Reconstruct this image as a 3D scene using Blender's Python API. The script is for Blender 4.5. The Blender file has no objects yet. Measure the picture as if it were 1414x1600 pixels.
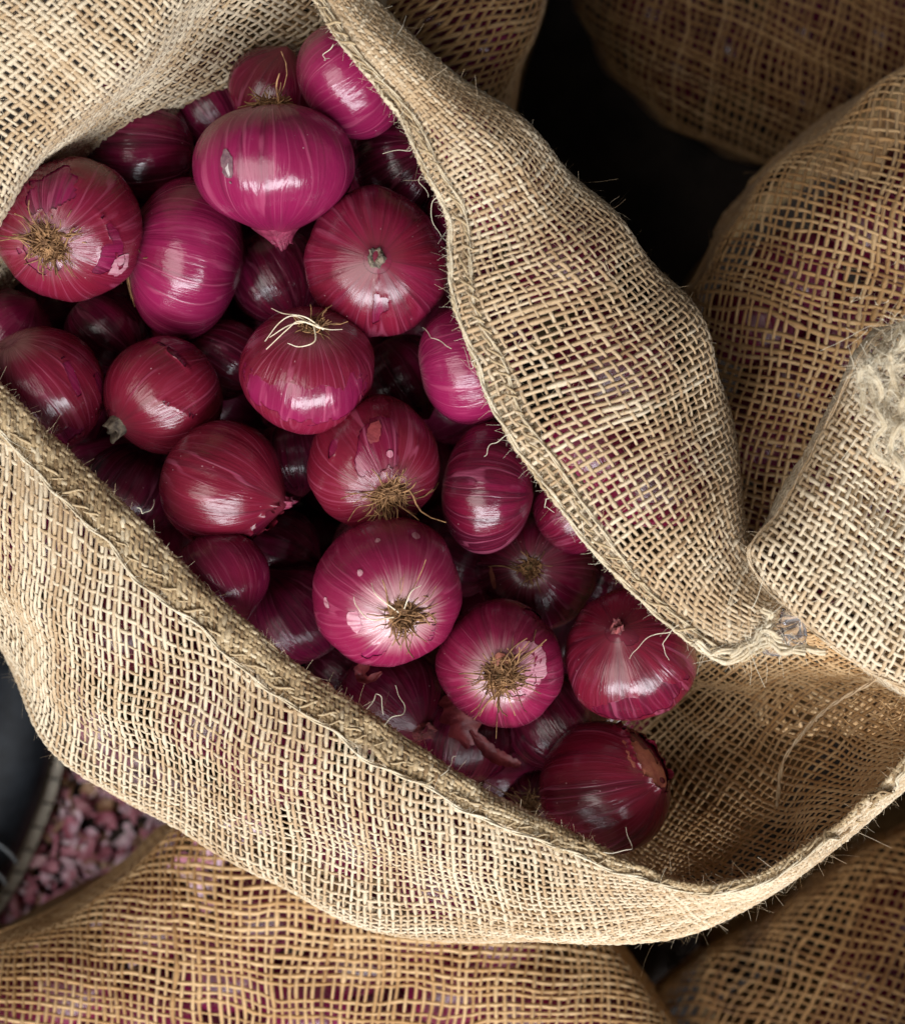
import bpy, math, random
import numpy as np
from mathutils import Vector, Matrix, Quaternion

random.seed(7)
RNG = np.random.default_rng(7)
scene = bpy.context.scene

# ------------------------------------------------------------------ camera
CAM_H = 0.60                 # camera height above the heap plane z = 0 (metres)
PXM = 0.0003                 # metres per photograph pixel on z = 0
cam_d = bpy.data.cameras.new('camera')
cam = bpy.data.objects.new('camera', cam_d)
scene.collection.objects.link(cam)
cam.location = (0, 0, CAM_H)
cam.rotation_euler = (0, 0, 0)
cam_d.sensor_fit = 'VERTICAL'
cam_d.sensor_height = 24.0
cam_d.lens = 24.0 * CAM_H / (1600 * PXM)
cam_d.clip_start = 0.01
cam_d.clip_end = 50
cam_d.dof.use_dof = True
cam_d.dof.focus_distance = 0.572
cam_d.dof.aperture_fstop = 4.4
scene.camera = cam

# ------------------------------------------------------------------ world and lamps
world = bpy.data.worlds.new('World')
scene.world = world
world.use_nodes = True
bg = world.node_tree.nodes['Background']
bg.inputs[0].default_value = (0.96, 0.95, 0.93, 1)
bg.inputs[1].default_value = 0.062


def area(name, loc, target, sx, sy, power, col):
    d = bpy.data.lights.new(name, 'AREA')
    d.shape = 'RECTANGLE'
    d.size, d.size_y = sx, sy
    d.energy = power
    d.color = col
    o = bpy.data.objects.new(name, d)
    scene.collection.objects.link(o)
    o.location = loc
    o.rotation_euler = (Vector(target) - Vector(loc)).to_track_quat('-Z', 'Y').to_euler()
    return o


area('shop_front_light', (0.12, -1.60, 1.32), (0, 0, 0), 2.6, 0.7, 94, (0.90, 0.95, 1.0))
area('overhead_fill', (-1.0, -0.7, 1.95), (0, 0, 0), 1.6, 1.6, 36, (1.0, 0.96, 0.90))  # added overhead fill, set to the left to brighten the floor litter

scene.view_settings.view_transform = 'Standard'
scene.view_settings.look = 'None'
scene.view_settings.exposure = 0.15
scene.view_settings.gamma = 1.0
scene.view_settings.use_curve_mapping = False
scene.render.engine = 'CYCLES'
scene.cycles.max_bounces = 8
scene.cycles.diffuse_bounces = 4
scene.cycles.glossy_bounces = 3

# ------------------------------------------------------------------ helpers
COL = scene.collection


def P(px, py, z=0.0):
    s = PXM * (CAM_H - z) / CAM_H
    return np.array([(px - 707) * s, -(py - 800) * s, z])


def PX(arr):
    a = np.asarray(arr, float)
    s = PXM * (CAM_H - a[..., 2]) / CAM_H
    out = a.copy()
    out[..., 0] = (a[..., 0] - 707) * s
    out[..., 1] = -(a[..., 1] - 800) * s
    return out


def wobble(x, y, seed, wl, n=7):
    """smooth noise about -1..1 made of sines, wavelength about wl"""
    r = np.random.default_rng(seed)
    out = np.zeros(np.broadcast(x, y).shape)
    for _ in range(n):
        a = r.uniform(0, 2 * math.pi)
        k = 2 * math.pi / wl * r.uniform(0.6, 1.6)
        out = out + np.sin(k * (math.cos(a) * x + math.sin(a) * y) + r.uniform(0, 6.28))
    return out / math.sqrt(n) * 0.9


def mesh_obj(name, V, Q, mat, parent=None, T=None, attrs=None, smooth=True):
    me = bpy.data.meshes.new(name)
    V = np.asarray(V, np.float32).reshape(-1, 3)
    Q = np.asarray(Q, np.int32).reshape(-1, 4)
    T = np.zeros((0, 3), np.int32) if T is None else np.asarray(T, np.int32).reshape(-1, 3)
    me.vertices.add(len(V))
    me.vertices.foreach_set('co', V.ravel())
    nl = len(Q) * 4 + len(T) * 3
    me.loops.add(nl)
    me.loops.foreach_set('vertex_index', np.concatenate([Q.ravel(), T.ravel()]))
    me.polygons.add(len(Q) + len(T))
    st = np.concatenate([np.arange(len(Q)) * 4, len(Q) * 4 + np.arange(len(T)) * 3]).astype(np.int32)
    me.polygons.foreach_set('loop_start', st)
    me.polygons.foreach_set('use_smooth', np.full(len(st), smooth))
    if attrs:
        for k, v in attrs.items():
            v = np.asarray(v, np.float32)
            if v.ndim == 1:
                at = me.attributes.new(k, 'FLOAT', 'POINT')
                at.data.foreach_set('value', v)
            else:
                at = me.attributes.new(k, 'FLOAT_VECTOR', 'POINT')
                at.data.foreach_set('vector', v.ravel())
    me.update(calc_edges=True)
    me.materials.append(mat)
    o = bpy.data.objects.new(name, me)
    COL.objects.link(o)
    if parent is not None:
        o.parent = parent
    return o


def empty(name, loc=(0, 0, 0)):
    o = bpy.data.objects.new(name, None)
    o.empty_display_size = 0.01
    COL.objects.link(o)
    o.location = loc
    return o


def tag(o, label=None, cat=None, group=None, kind=None):
    if label: o['label'] = label
    if cat: o['category'] = cat
    if group: o['group'] = group
    if kind: o['kind'] = kind
    return o


def tubes(C, Rw, sides=3):
    """C (N,K,3) polylines, Rw (N,K) radii -> V, Q of open tubes"""
    C = np.asarray(C, float)
    N, K, _ = C.shape
    t = np.gradient(C, axis=1)
    t /= np.linalg.norm(t, axis=2, keepdims=True) + 1e-12
    up = np.tile(np.array([0.31, 0.17, 0.93]), (N, K, 1))
    b = np.cross(t, up)
    b /= np.linalg.norm(b, axis=2, keepdims=True) + 1e-9
    n = np.cross(b, t)
    V = []
    for s in range(sides):
        a = 2 * math.pi * s / sides
        V.append(C + (Rw[..., None]) * (math.cos(a) * b + math.sin(a) * n))
    V = np.stack(V, axis=2)
    idx = np.arange(N * K * sides).reshape(N, K, sides)
    i0 = idx[:, :-1]
    i1 = idx[:, 1:]
    Q = np.stack([i0, np.roll(i0, -1, 2), np.roll(i1, -1, 2), i1], axis=-1).reshape(-1, 4)
    return V.reshape(-1, 3), Q


# ------------------------------------------------------------------ materials
def new_mat(name):
    m = bpy.data.materials.new(name)
    m.use_nodes = True
    nt = m.node_tree
    return m, nt, nt.nodes['Principled BSDF']


class NB:
    def __init__(s, nt):
        s.nt = nt

    def node(s, kind, **kw):
        n = s.nt.nodes.new(kind)
        for k, v in kw.items():
            setattr(n, k, v)
        return n

    def link(s, a, b):
        s.nt.links.new(a, b)

    def val(s, sock, v):
        if hasattr(v, 'is_output'):
            s.link(v, sock)
        else:
            sock.default_value = v

    def math(s, op, a, b=0.0, c=None):
        n = s.node('ShaderNodeMath', operation=op)
        s.val(n.inputs[0], a)
        s.val(n.inputs[1], b)
        if c is not None: s.val(n.inputs[2], c)
        return n.outputs[0]

    def smooth(s, x, lo, hi):
        n = s.node('ShaderNodeMapRange', interpolation_type='SMOOTHSTEP')
        s.val(n.inputs[0], x)
        n.inputs[1].default_value = lo
        n.inputs[2].default_value = hi
        return n.outputs[0]

    def mix(s, f, a, b):
        n = s.node('ShaderNodeMix', data_type='RGBA')
        s.val(n.inputs[0], f)
        for i, v in ((6, a), (7, b)):
            if hasattr(v, 'is_output'): s.link(v, n.inputs[i])
            else: n.inputs[i].default_value = (*v, 1)
        return n.outputs[2]

    def noise(s, vec, scale, detail=3, rough=0.5):
        n = s.node('ShaderNodeTexNoise')
        if vec is not None: s.link(vec, n.inputs['Vector'])
        n.inputs['Scale'].default_value = scale
        n.inputs['Detail'].default_value = detail
        n.inputs['Roughness'].default_value = rough
        return n.outputs[0]

    def attr(s, name, kind='GEOMETRY'):
        n = s.node('ShaderNodeAttribute', attribute_type=kind, attribute_name=name)
        return n

    def bump(s, h, strength, dist, normal=None):
        n = s.node('ShaderNodeBump')
        s.link(h, n.inputs['Height'])
        n.inputs['Strength'].default_value = strength
        n.inputs['Distance'].default_value = dist
        if normal is not None: s.link(normal, n.inputs['Normal'])
        return n.outputs[0]


def jute_material(name, dark, mid, pale):
    m, nt, bs = new_mat(name)
    b = NB(nt)
    tone = b.attr('tone').outputs['Fac']
    obj = b.node('ShaderNodeTexCoord').outputs['Object']
    n1 = b.noise(obj, 900, 3, 0.6)
    n2 = b.noise(obj, 28, 3, 0.55)
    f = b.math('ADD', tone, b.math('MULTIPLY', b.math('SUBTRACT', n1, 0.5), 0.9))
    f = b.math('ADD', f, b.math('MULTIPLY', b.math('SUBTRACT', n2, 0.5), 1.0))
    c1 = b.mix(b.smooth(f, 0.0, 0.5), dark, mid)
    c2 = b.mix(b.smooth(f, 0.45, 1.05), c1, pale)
    b.link(c2, bs.inputs['Base Color'])
    bs.inputs['Roughness'].default_value = 0.72
    bs.inputs['Specular IOR Level'].default_value = 0.25
    bs.inputs['Sheen Weight'].default_value = 0.12
    bs.inputs['Sheen Roughness'].default_value = 0.5
    fb = b.noise(obj, 2600, 2, 0.6)
    b.link(b.bump(fb, 0.6, 0.0004), bs.inputs['Normal'])
    # fibres let some light through
    tr = b.node('ShaderNodeBsdfTranslucent')
    b.link(c2, tr.inputs[0])
    mx = b.node('ShaderNodeMixShader')
    mx.inputs[0].default_value = 0.18
    b.link(bs.outputs[0], mx.inputs[1])
    b.link(tr.outputs[0], mx.inputs[2])
    b.link(mx.outputs[0], nt.nodes['Material Output'].inputs[0])
    return m


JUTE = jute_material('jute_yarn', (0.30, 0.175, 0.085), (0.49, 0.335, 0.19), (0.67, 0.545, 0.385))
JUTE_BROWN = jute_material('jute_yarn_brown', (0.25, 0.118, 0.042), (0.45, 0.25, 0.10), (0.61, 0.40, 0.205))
JUTE_HEM = jute_material('jute_hem', (0.25, 0.15, 0.07), (0.45, 0.32, 0.175), (0.66, 0.54, 0.37))
TWINE = jute_material('twine', (0.44, 0.33, 0.19), (0.60, 0.48, 0.32), (0.76, 0.68, 0.53))


def onion_material(name, shell=False):
    m, nt, bs = new_mat(name)
    b = NB(nt)
    mer = b.attr('mer').outputs['Vector']
    sep = b.node('ShaderNodeSeparateXYZ')
    b.link(mer, sep.inputs[0])
    cx, sy, v = sep.outputs
    seed = b.attr('seed', 'OBJECT').outputs['Fac']
    red = b.attr('red', 'OBJECT').outputs['Fac']      # 0 magenta .. 1 brick red
    tone = b.attr('tone', 'OBJECT').outputs['Fac']    # lighter or darker skin; lower layer gets heap shade here
    pale = b.attr('pale', 'OBJECT').outputs['Fac']    # pale flare round the root

    def vec(k, kv, off=0.0):
        n = b.node('ShaderNodeCombineXYZ')
        b.link(b.math('MULTIPLY', cx, k), n.inputs[0])
        b.link(b.math('MULTIPLY', sy, k), n.inputs[1])
        b.link(b.math('ADD', b.math('MULTIPLY', v, kv), b.math('ADD', b.math('MULTIPLY', seed, 13.7), off)), n.inputs[2])
        return n.outputs[0]
    broad = b.noise(vec(1.3, 1.6), 1.0, 3, 0.55)
    streak = b.noise(vec(5.0, 0.9, 3.0), 1.0, 3, 0.6)
    fine = b.noise(vec(22.0, 1.1, 7.0), 1.0, 3, 0.65)
    warp = b.noise(vec(2.0, 1.2, 9.0), 1.0, 2, 0.5)
    ang = b.math('ARCTAN2', sy, cx)
    lin = b.math('SINE', b.math('ADD', b.math('MULTIPLY', ang, 21), b.math('MULTIPLY', warp, 26)))
    vein = b.smooth(lin, 0.72, 1.0)
    pol = b.math('MULTIPLY', b.smooth(v, 0.06, 0.32), b.smooth(v, 1.0, 0.86))
    vein = b.math('MULTIPLY', b.math('MULTIPLY', vein, pol), b.smooth(streak, 0.36, 0.66))
    lin2 = b.math('SINE', b.math('ADD', b.math('MULTIPLY', ang, 47), b.math('MULTIPLY', warp, 40)))
    vein2 = b.math('MULTIPLY', b.math('MULTIPLY', b.smooth(lin2, 0.55, 1.0), b.smooth(v, 0.06, 0.32)), b.smooth(fine, 0.35, 0.75))

    if shell:
        mag, crim, deep = (0.190, 0.009, 0.043), (0.138, 0.007, 0.020), (0.046, 0.003, 0.009)
    else:
        mag, crim, deep = (0.192, 0.009, 0.052), (0.122, 0.005, 0.021), (0.038, 0.003, 0.010)
    f = b.math('ADD', b.math('MULTIPLY', broad, 1.6), b.math('SUBTRACT', b.math('MULTIPLY', red, 1.3), 0.95))
    base = b.mix(b.smooth(f, 0.15, 0.95), mag, crim)
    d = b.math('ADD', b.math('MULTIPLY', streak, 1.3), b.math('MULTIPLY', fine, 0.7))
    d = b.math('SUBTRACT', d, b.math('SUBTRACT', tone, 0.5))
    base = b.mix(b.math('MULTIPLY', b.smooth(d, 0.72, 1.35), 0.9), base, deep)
    base = b.mix(b.math('MULTIPLY', vein, 0.32), base, (0.46, 0.10, 0.18))
    base = b.mix(b.math('MULTIPLY', vein2, 0.16), base, (0.50, 0.10, 0.20))
    # pale flare with radiating lines round the root plate
    rt = b.smooth(b.math('ADD', v, b.math('MULTIPLY', b.math('SUBTRACT', fine, 0.5), 0.22)), 0.78, 0.97)
    base = b.mix(b.math('MULTIPLY', rt, pale), base, (0.56, 0.33, 0.33))
    # dry darker neck
    nk = b.smooth(v, 0.16, 0.03)
    base = b.mix(b.math('MULTIPLY', nk, 0.6), base, (0.13, 0.02, 0.03))
    # little scuffs
    vo = b.node('ShaderNodeTexVoronoi', feature='F1')
    b.link(vec(3.3, 9.0, 1.0), vo.inputs['Vector'])
    vo.inputs['Scale'].default_value = 1.7
    sp = b.math('MULTIPLY', b.smooth(vo.outputs['Distance'], 0.085, 0.05), b.smooth(broad, 0.50, 0.58))
    base = b.mix(b.math('MULTIPLY', sp, 0.5), base, (0.55, 0.30, 0.33))
    b.link(base, bs.inputs['Base Color'])
    rough = b.math('ADD', 0.225 if not shell else 0.25, b.math('MULTIPLY', b.math('SUBTRACT', streak, 0.5), 0.30))
    b.link(rough, bs.inputs['Roughness'])
    bs.inputs['Specular IOR Level'].default_value = 0.55
    bs.inputs['Coat Weight'].default_value = 0.0
    bs.inputs['Coat Roughness'].default_value = 0.42
    crk = b.noise(vec(4.0, 6.0, 21.0), 1.0, 4, 0.5)
    h = b.math('ADD', b.math('MULTIPLY', fine, 0.35), b.math('ADD', b.math('MULTIPLY', crk, 1.2), b.math('MULTIPLY', vein, 0.25)))
    h = b.math('MULTIPLY', h, b.math('MULTIPLY', b.smooth(v, 0.02, 0.26), b.smooth(v, 1.0, 0.90)))
    b.link(b.bump(h, 0.27, 0.0024), bs.inputs['Normal'])
    return m


ONION = onion_material('onion_bulb_skin')
SHELL = onion_material('onion_dry_skin', True)


def plain(name, c1, c2, scale, rough=0.8, bump=0.3, dist=0.0005, spec=0.3, metallic=0.0):
    m, nt, bs = new_mat(name)
    b = NB(nt)
    obj = b.node('ShaderNodeTexCoord').outputs['Object']
    n = b.noise(obj, scale, 4, 0.6)
    b.link(b.mix(b.smooth(n, 0.3, 0.7), c1, c2), bs.inputs['Base Color'])
    bs.inputs['Roughness'].default_value = rough
    bs.inputs['Specular IOR Level'].default_value = spec
    bs.inputs['Metallic'].default_value = metallic
    b.link(b.bump(b.noise(obj, scale * 4, 3, 0.6), bump, dist), bs.inputs['Normal'])
    return m


ROOT = plain('dry_root', (0.11, 0.050, 0.022), (0.34, 0.18, 0.08), 300, 0.8)
ROOT_PALE = plain('pale_root', (0.62, 0.50, 0.33), (0.80, 0.70, 0.55), 300, 0.7)
PLATE = plain('root_plate', (0.08, 0.045, 0.02), (0.33, 0.21, 0.09), 500, 0.9, 0.8, 0.001)
NECKM = plain('dry_neck', (0.07, 0.015, 0.02), (0.30, 0.07, 0.07), 350, 0.6, 0.8, 0.001)
NECK_GREY = plain('grey_neck', (0.05, 0.035, 0.03), (0.22, 0.17, 0.12), 350, 0.7, 0.8, 0.001)
SCAR_D = plain('scar_dark', (0.10, 0.045, 0.06), (0.19, 0.10, 0.11), 500, 0.8, 0.8, 0.0006)
SCAR_P = plain('scar_pale', (0.34, 0.27, 0.26), (0.50, 0.42, 0.40), 600, 0.8, 0.8, 0.0006)
def flake_material(name, c1, c2):
    m, nt, bs = new_mat(name)
    b = NB(nt)
    mer = b.attr('mer').outputs['Vector']
    mp = b.node('ShaderNodeMapping')
    mp.inputs['Scale'].default_value = (14, 14, 2.0)
    b.link(mer, mp.inputs[0])
    obj = b.node('ShaderNodeTexCoord').outputs['Object']
    n = b.math('ADD', b.math('MULTIPLY', b.noise(mp.outputs[0], 1.0, 3, .6), .7), b.math('MULTIPLY', b.noise(obj, 260, 3, .6), .3))
    b.link(b.mix(b.smooth(n, .32, .68), c1, c2), bs.inputs['Base Color'])
    bs.inputs['Roughness'].default_value = .38
    b.link(b.bump(n, .6, .002), bs.inputs['Normal'])
    return m


FLAKE = flake_material('pale_skin_flake', (0.30, 0.065, 0.11), (0.52, 0.27, 0.31))
NECK_SKIN = plain('neck_skin', (0.12, 0.010, 0.030), (0.25, 0.028, 0.070), 250, 0.42, 0.8, 0.001, 0.5)
FLAKE_RED = plain('red_skin_flake', (0.15, 0.018, 0.026), (0.28, 0.045, 0.05), 160, 0.42, 0.5, 0.0006, 0.5)
FLAKE_ORANGE = plain('orange_skin_flake', (0.22, 0.045, 0.035), (0.44, 0.15, 0.09), 160, 0.5, 0.5, 0.0006, 0.5)


# ------------------------------------------------------------------ fabric surfaces
class Surf:
    def __init__(s, G, La=None, Lb=None):
        s.G = G
        na, nb, _ = G.shape
        s.na, s.nb = na, nb
        ga = np.gradient(G, axis=0)
        gb = np.gradient(G, axis=1)
        s.La = La or np.linalg.norm(np.diff(G, axis=0), axis=2).sum(0).mean()
        s.Lb = Lb or np.linalg.norm(np.diff(G, axis=1), axis=2).sum(1).mean()
        n = np.cross(ga, gb)
        n /= np.linalg.norm(n, axis=2, keepdims=True) + 1e-12
        view = np.array([0, 0, CAM_H]) - G
        view /= np.linalg.norm(view, axis=2, keepdims=True)
        if (n * view).sum(2).mean() < 0: n = -n
        s.N = n

    def _samp(s, A, a, b):
        x = np.clip(a / s.La, 0, 1) * (s.na - 1)
        y = np.clip(b / s.Lb, 0, 1) * (s.nb - 1)
        i = np.minimum(x.astype(int), s.na - 2)
        j = np.minimum(y.astype(int), s.nb - 2)
        u = (x - i)[..., None]
        w = (y - j)[..., None]
        return (A[i, j] * (1 - u) * (1 - w) + A[i + 1, j] * u * (1 - w) + A[i, j + 1] * (1 - u) * w + A[i + 1, j + 1] * u * w)

    def pos(s, a, b): return s._samp(s.G, a, b)

    def nor(s, a, b):
        n = s._samp(s.N, a, b)
        return n / (np.linalg.norm(n, axis=-1, keepdims=True) + 1e-12)


def catmull(C, n):
    """C (m,...) control points -> n samples, interpolating"""
    C = np.asarray(C, float)
    m = len(C)
    E = np.concatenate([[2 * C[0] - C[1]], C, [2 * C[-1] - C[-2]]])
    t = np.linspace(0, m - 1, n)
    i = np.minimum(t.astype(int), m - 2)
    u = (t - i).reshape((-1,) + (1,) * (C.ndim - 1))
    p0, p1, p2, p3 = E[i], E[i + 1], E[i + 2], E[i + 3]
    return 0.5 * ((2 * p1) + (p2 - p0) * u + (2 * p0 - 5 * p1 + 4 * p2 - p3) * u**2 + (3 * p1 - p0 - 3 * p2 + p3) * u**3)


def rearc(G):
    """resample axis 0 of G (n,m,3) by mean arc length"""
    d = np.linalg.norm(np.diff(G, axis=0), axis=2).mean(1)
    s = np.concatenate([[0], np.cumsum(d)])
    t = np.linspace(0, s[-1], len(s))
    k = np.interp(t, s, np.arange(len(s)))
    i = np.minimum(k.astype(int), len(s) - 2)
    u = (k - i)[:, None, None]
    return G[i] * (1 - u) + G[i + 1] * u


def rearc_each(G):
    """resample every curve along axis 1 by its own arc length"""
    n, m, _ = G.shape
    out = np.empty_like(G)
    for r in range(n):
        d = np.linalg.norm(np.diff(G[r], axis=0), axis=1)
        s = np.concatenate([[0], np.cumsum(d)])
        t = np.linspace(0, s[-1], m)
        for c in range(3):
            out[r, :, c] = np.interp(t, s, G[r, :, c])
    return out


def rumple(G, amp, wl, seed):
    ga = np.gradient(G, axis=0)
    gb = np.gradient(G, axis=1)
    n = np.cross(ga, gb)
    n /= np.linalg.norm(n, axis=2, keepdims=True) + 1e-12
    w = wobble(G[..., 0], G[..., 1] + 0.6 * G[..., 2], seed, wl)
    return G + n * (amp * w)[..., None]


def grid_surf(ctrl, na=170, nb=110, bump=0.0012, wl=0.06, seed=1):
    """ctrl: list over a of lists over b of (px, py, z)"""
    C = np.array(ctrl, float)
    C = PX(C)
    G = catmull(C, na)
    G = np.swapaxes(catmull(np.swapaxes(G, 0, 1), nb), 0, 1)
    G = rearc(G)
    G = np.swapaxes(rearc(np.swapaxes(G, 0, 1)), 0, 1)
    return Surf(rumple(G, bump, wl, seed))


def poly_sd(px, py, poly):
    """signed distance (inside positive) and nearest point"""
    poly = np.asarray(poly, float)
    best = np.full(px.shape, 1e18)
    nx = np.zeros(px.shape)
    ny = np.zeros(px.shape)
    inside = np.zeros(px.shape, bool)
    for i in range(len(poly)):
        x0, y0 = poly[i - 1]
        x1, y1 = poly[i]
        dx, dy = x1 - x0, y1 - y0
        t = np.clip(((px - x0) * dx + (py - y0) * dy) / (dx * dx + dy * dy + 1e-9), 0, 1)
        qx, qy = x0 + t * dx, y0 + t * dy
        d = (px - qx)**2 + (py - qy)**2
        k = d < best
        best = np.where(k, d, best)
        nx = np.where(k, qx, nx)
        ny = np.where(k, qy, ny)
        c = ((y0 > py) != (y1 > py)) & (px < (x1 - x0) * (py - y0) / (y1 - y0 + 1e-12) + x0)
        inside ^= c
    d = np.sqrt(best)
    return np.where(inside, d, -d), nx, ny


def blur(A, n):
    for _ in range(n):
        for ax in (0, 1):
            B = np.swapaxes(A, 0, ax)
            Bp = np.concatenate([B[:1], B, B[-1:]])
            B = 0.25 * Bp[:-2] + 0.5 * Bp[1:-1] + 0.25 * Bp[2:]
            A = np.swapaxes(B, 0, ax)
    return A


def drape_surf(poly, box, z_edge, R, hills=(), bump=0.0028, wl=0.085, seed=1, step=6, nblur=3, tilt=None):
    """cloth over a full sack: straight cloth coordinates, rolled over the outline poly"""
    x0, y0, x1, y1 = box
    sc = PXM * (CAM_H - z_edge - R) / CAM_H
    na = int((x1 - x0) / step)
    nb = int((y1 - y0) / step)
    gx, gy = np.meshgrid(np.linspace(x0, x1, na), np.linspace(y0, y1, nb), indexing='ij')
    sd, nx, ny = poly_sd(gx, gy, poly)
    Rp = R / sc
    ux, uy = gx - nx, gy - ny
    l = np.sqrt(ux**2 + uy**2) + 1e-6
    ux, uy = ux / l, uy / l
    ins = sd > 0
    ang = np.clip(sd / Rp, 0, math.pi / 2)
    off = np.where(ins, sd * (1 - np.exp(-np.maximum(sd, 0) / (0.55 * Rp))), 0.0)
    z = z_edge + R * np.sin(ang) + np.where(ins, 0, np.maximum(sd, -260) * sc)
    qx = nx + np.where(ins, ux * off, -ux * sd * 0.04)
    qy = ny + np.where(ins, uy * off, -uy * sd * 0.04)
    for (hx, hy, hr, hh) in hills:
        z = z + np.where(ins, hh * np.exp(-((qx - hx)**2 + (qy - hy)**2) / hr**2), 0)
    if tilt: z = z + tilt(qx, qy)
    G = PX(np.stack([qx, qy, z], -1))
    G = blur(G, nblur)
    return Surf(rumple(G, bump, wl, seed), (x1 - x0) * sc, (y1 - y0) * sc)


def weave(name, surf, parent, mat, ang1=0, ang2=90, pitch=0.0032, rad=0.00092, amp=0.00030, pitch2=None,
          sides=4, seed=1, clip=None, fuzz=0.12, fuzz_len=0.0036, flat=0.78, loose=1.0, tone=0.5, a0=0, a1=None, b0=0, b1=None, margin=110, ns=2):
    """real over-and-under yarns; yarn families run at ang1 / ang2 degrees in cloth coordinates"""
    r = np.random.default_rng(seed)
    La, Lb = surf.La, surf.Lb
    a1 = La if a1 is None else a1
    b1 = Lb if b1 is None else b1
    e1 = np.array([math.cos(math.radians(ang1)), math.sin(math.radians(ang1))])
    e2 = np.array([math.cos(math.radians(ang2)), math.sin(math.radians(ang2))])
    sn = abs(e1[0] * e2[1] - e1[1] * e2[0])
    M = np.array([e1, e2]).T
    Mi = np.linalg.inv(M)
    cor = np.array([[0, 0], [La, 0], [0, Lb], [La, Lb]]) @ Mi.T
    p1 = pitch / sn
    p2 = (pitch2 or pitch) / sn
    i0, i1 = int(math.floor(cor[:, 0].min() / p1)), int(math.ceil(cor[:, 0].max() / p1))
    j0, j1 = int(math.floor(cor[:, 1].min() / p2)), int(math.ceil(cor[:, 1].max() / p2))
    I = np.arange(i0, i1 + 1)
    J = np.arange(j0, j1 + 1)
    Si = I * p1 + r.normal(0, 0.085 * p1 * loose, len(I))
    Tj = J * p2 + r.normal(0, 0.085 * p2 * loose, len(J))
    out_V, out_Q, out_T = [], [], []
    base = 0
    fz_pos, fz_t, fz_n = [], [], []
    for fam in (0, 1):
        if fam == 0:
            k = np.arange(ns * (len(I) - 1) + 1) / ns
            along = np.interp(k, np.arange(len(I)), Si)
            s, t = np.meshgrid(along, Tj, indexing='xy')          # (nj, nk)
            par = (I[0] + J[:, None]) % 2
        else:
            k = np.arange(ns * (len(J) - 1) + 1) / ns
            along = np.interp(k, np.arange(len(J)), Tj)
            t, s = np.meshgrid(along, Si, indexing='xy')          # (ni, nk)
            par = (J[0] + I[:, None] + 1) % 2
        kk = np.arange(len(k))
        h = np.cos(math.pi * (k[None, :] + par))
        h = np.sign(h) * np.abs(h)**0.8 * amp
        ab = s[..., None] * e1 + t[..., None] * e2
        a, b = ab[..., 0], ab[..., 1]
        wa = wobble(a, b, seed * 7 + 1, 0.06) * pitch * 0.26 * loose + wobble(a, b, seed * 7 + 3, 0.016) * pitch * 0.06 * loose
        wb = wobble(a, b, seed * 7 + 2, 0.06) * pitch * 0.26 * loose + wobble(a, b, seed * 7 + 4, 0.016) * pitch * 0.06 * loose
        a = a + wa
        b = b + wb
        ok = (a >= a0) & (a <= a1) & (b >= b0) & (b <= b1)
        c = surf.pos(a, b)
        n = surf.nor(a, b)
        if clip is not None: ok &= clip(a, b, c)
        sc_ = PXM * (CAM_H - c[..., 2]) / CAM_H
        ix, iy = c[..., 0] / sc_ + 707, 800 - c[..., 1] / sc_
        vw = np.array([0, 0, CAM_H]) - c
        vw /= np.linalg.norm(vw, axis=2, keepdims=True)
        if margin < 500: ok &= (n * vw).sum(2) > -0.30
        ok &= (ix > -margin) & (ix < 1414 + margin) & (iy > -margin) & (iy < 1600 + margin)
        c = c + n * h[..., None]
        tg = np.gradient(c, axis=1)
        tg /= np.linalg.norm(tg, axis=2, keepdims=True) + 1e-12
        bn = np.cross(n, tg)
        bn /= np.linalg.norm(bn, axis=2, keepdims=True) + 1e-12
        nn = np.cross(tg, bn)
        ny = c.shape[0]
        thick = r.normal(1.0, 0.14, (ny, 1)).clip(0.68, 1.45)
        sl = wobble(a * 1.0 + 17.0 * np.arange(ny)[:, None], b, seed * 5 + fam, 0.011, 5)
        rr = rad * thick * (1 + 0.16 * sl + 0.35 * np.clip(sl - 1.1, 0, 1))
        tn = tone + r.normal(0, 0.17, (ny, 1)) + 0.10 * sl
        rings = []
        tw = r.uniform(0, 6.28, (ny, 1, 1))
        for q in range(sides):
            al = 2 * math.pi * q / sides
            rings.append(c + (rr * math.cos(al))[..., None] * bn * 1.12 + (rr * flat * math.sin(al))[..., None] * nn)
        V = np.stack(rings, 2)
        K = c.shape[1]
        keep = ok
        use = keep.copy()
        seg = keep[:, :-1] & keep[:, 1:]
        idx = -np.ones((ny, K), int)
        usedv = np.zeros((ny, K), bool)
        usedv[:, :-1] |= seg
        usedv[:, 1:] |= seg
        cnt = usedv.sum()
        idx[usedv] = np.arange(cnt)
        out_V.append(V[usedv].reshape(-1, 3))
        out_T.append(np.repeat(np.broadcast_to(tn, usedv.shape)[usedv], sides))
        f0 = idx[:, :-1][seg]
        f1 = idx[:, 1:][seg]
        for q in range(sides):
            q2 = (q + 1) % sides
            out_Q.append(base + np.stack([f0 * sides + q, f0 * sides + q2, f1 * sides + q2, f1 * sides + q], 1))
        base += cnt * sides
        fz_pos.append(c[usedv]); fz_t.append(tg[usedv]); fz_n.append(n[usedv])
    V = np.concatenate(out_V)
    o = mesh_obj(name, V, np.concatenate(out_Q), mat, parent, attrs={'tone': np.concatenate(out_T)})
    o['kind'] = 'stuff'
    # loose fibres standing off the yarns
    fp, ft, fn = np.concatenate(fz_pos), np.concatenate(fz_t), np.concatenate(fz_n)
    nf = int(len(fp) * fuzz)
    if nf:
        fibres('fuzz', fp, ft, fn, nf, fuzz_len, parent, mat, r, tone + 0.12, inplane=0.8).parent = o
    return o


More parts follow.
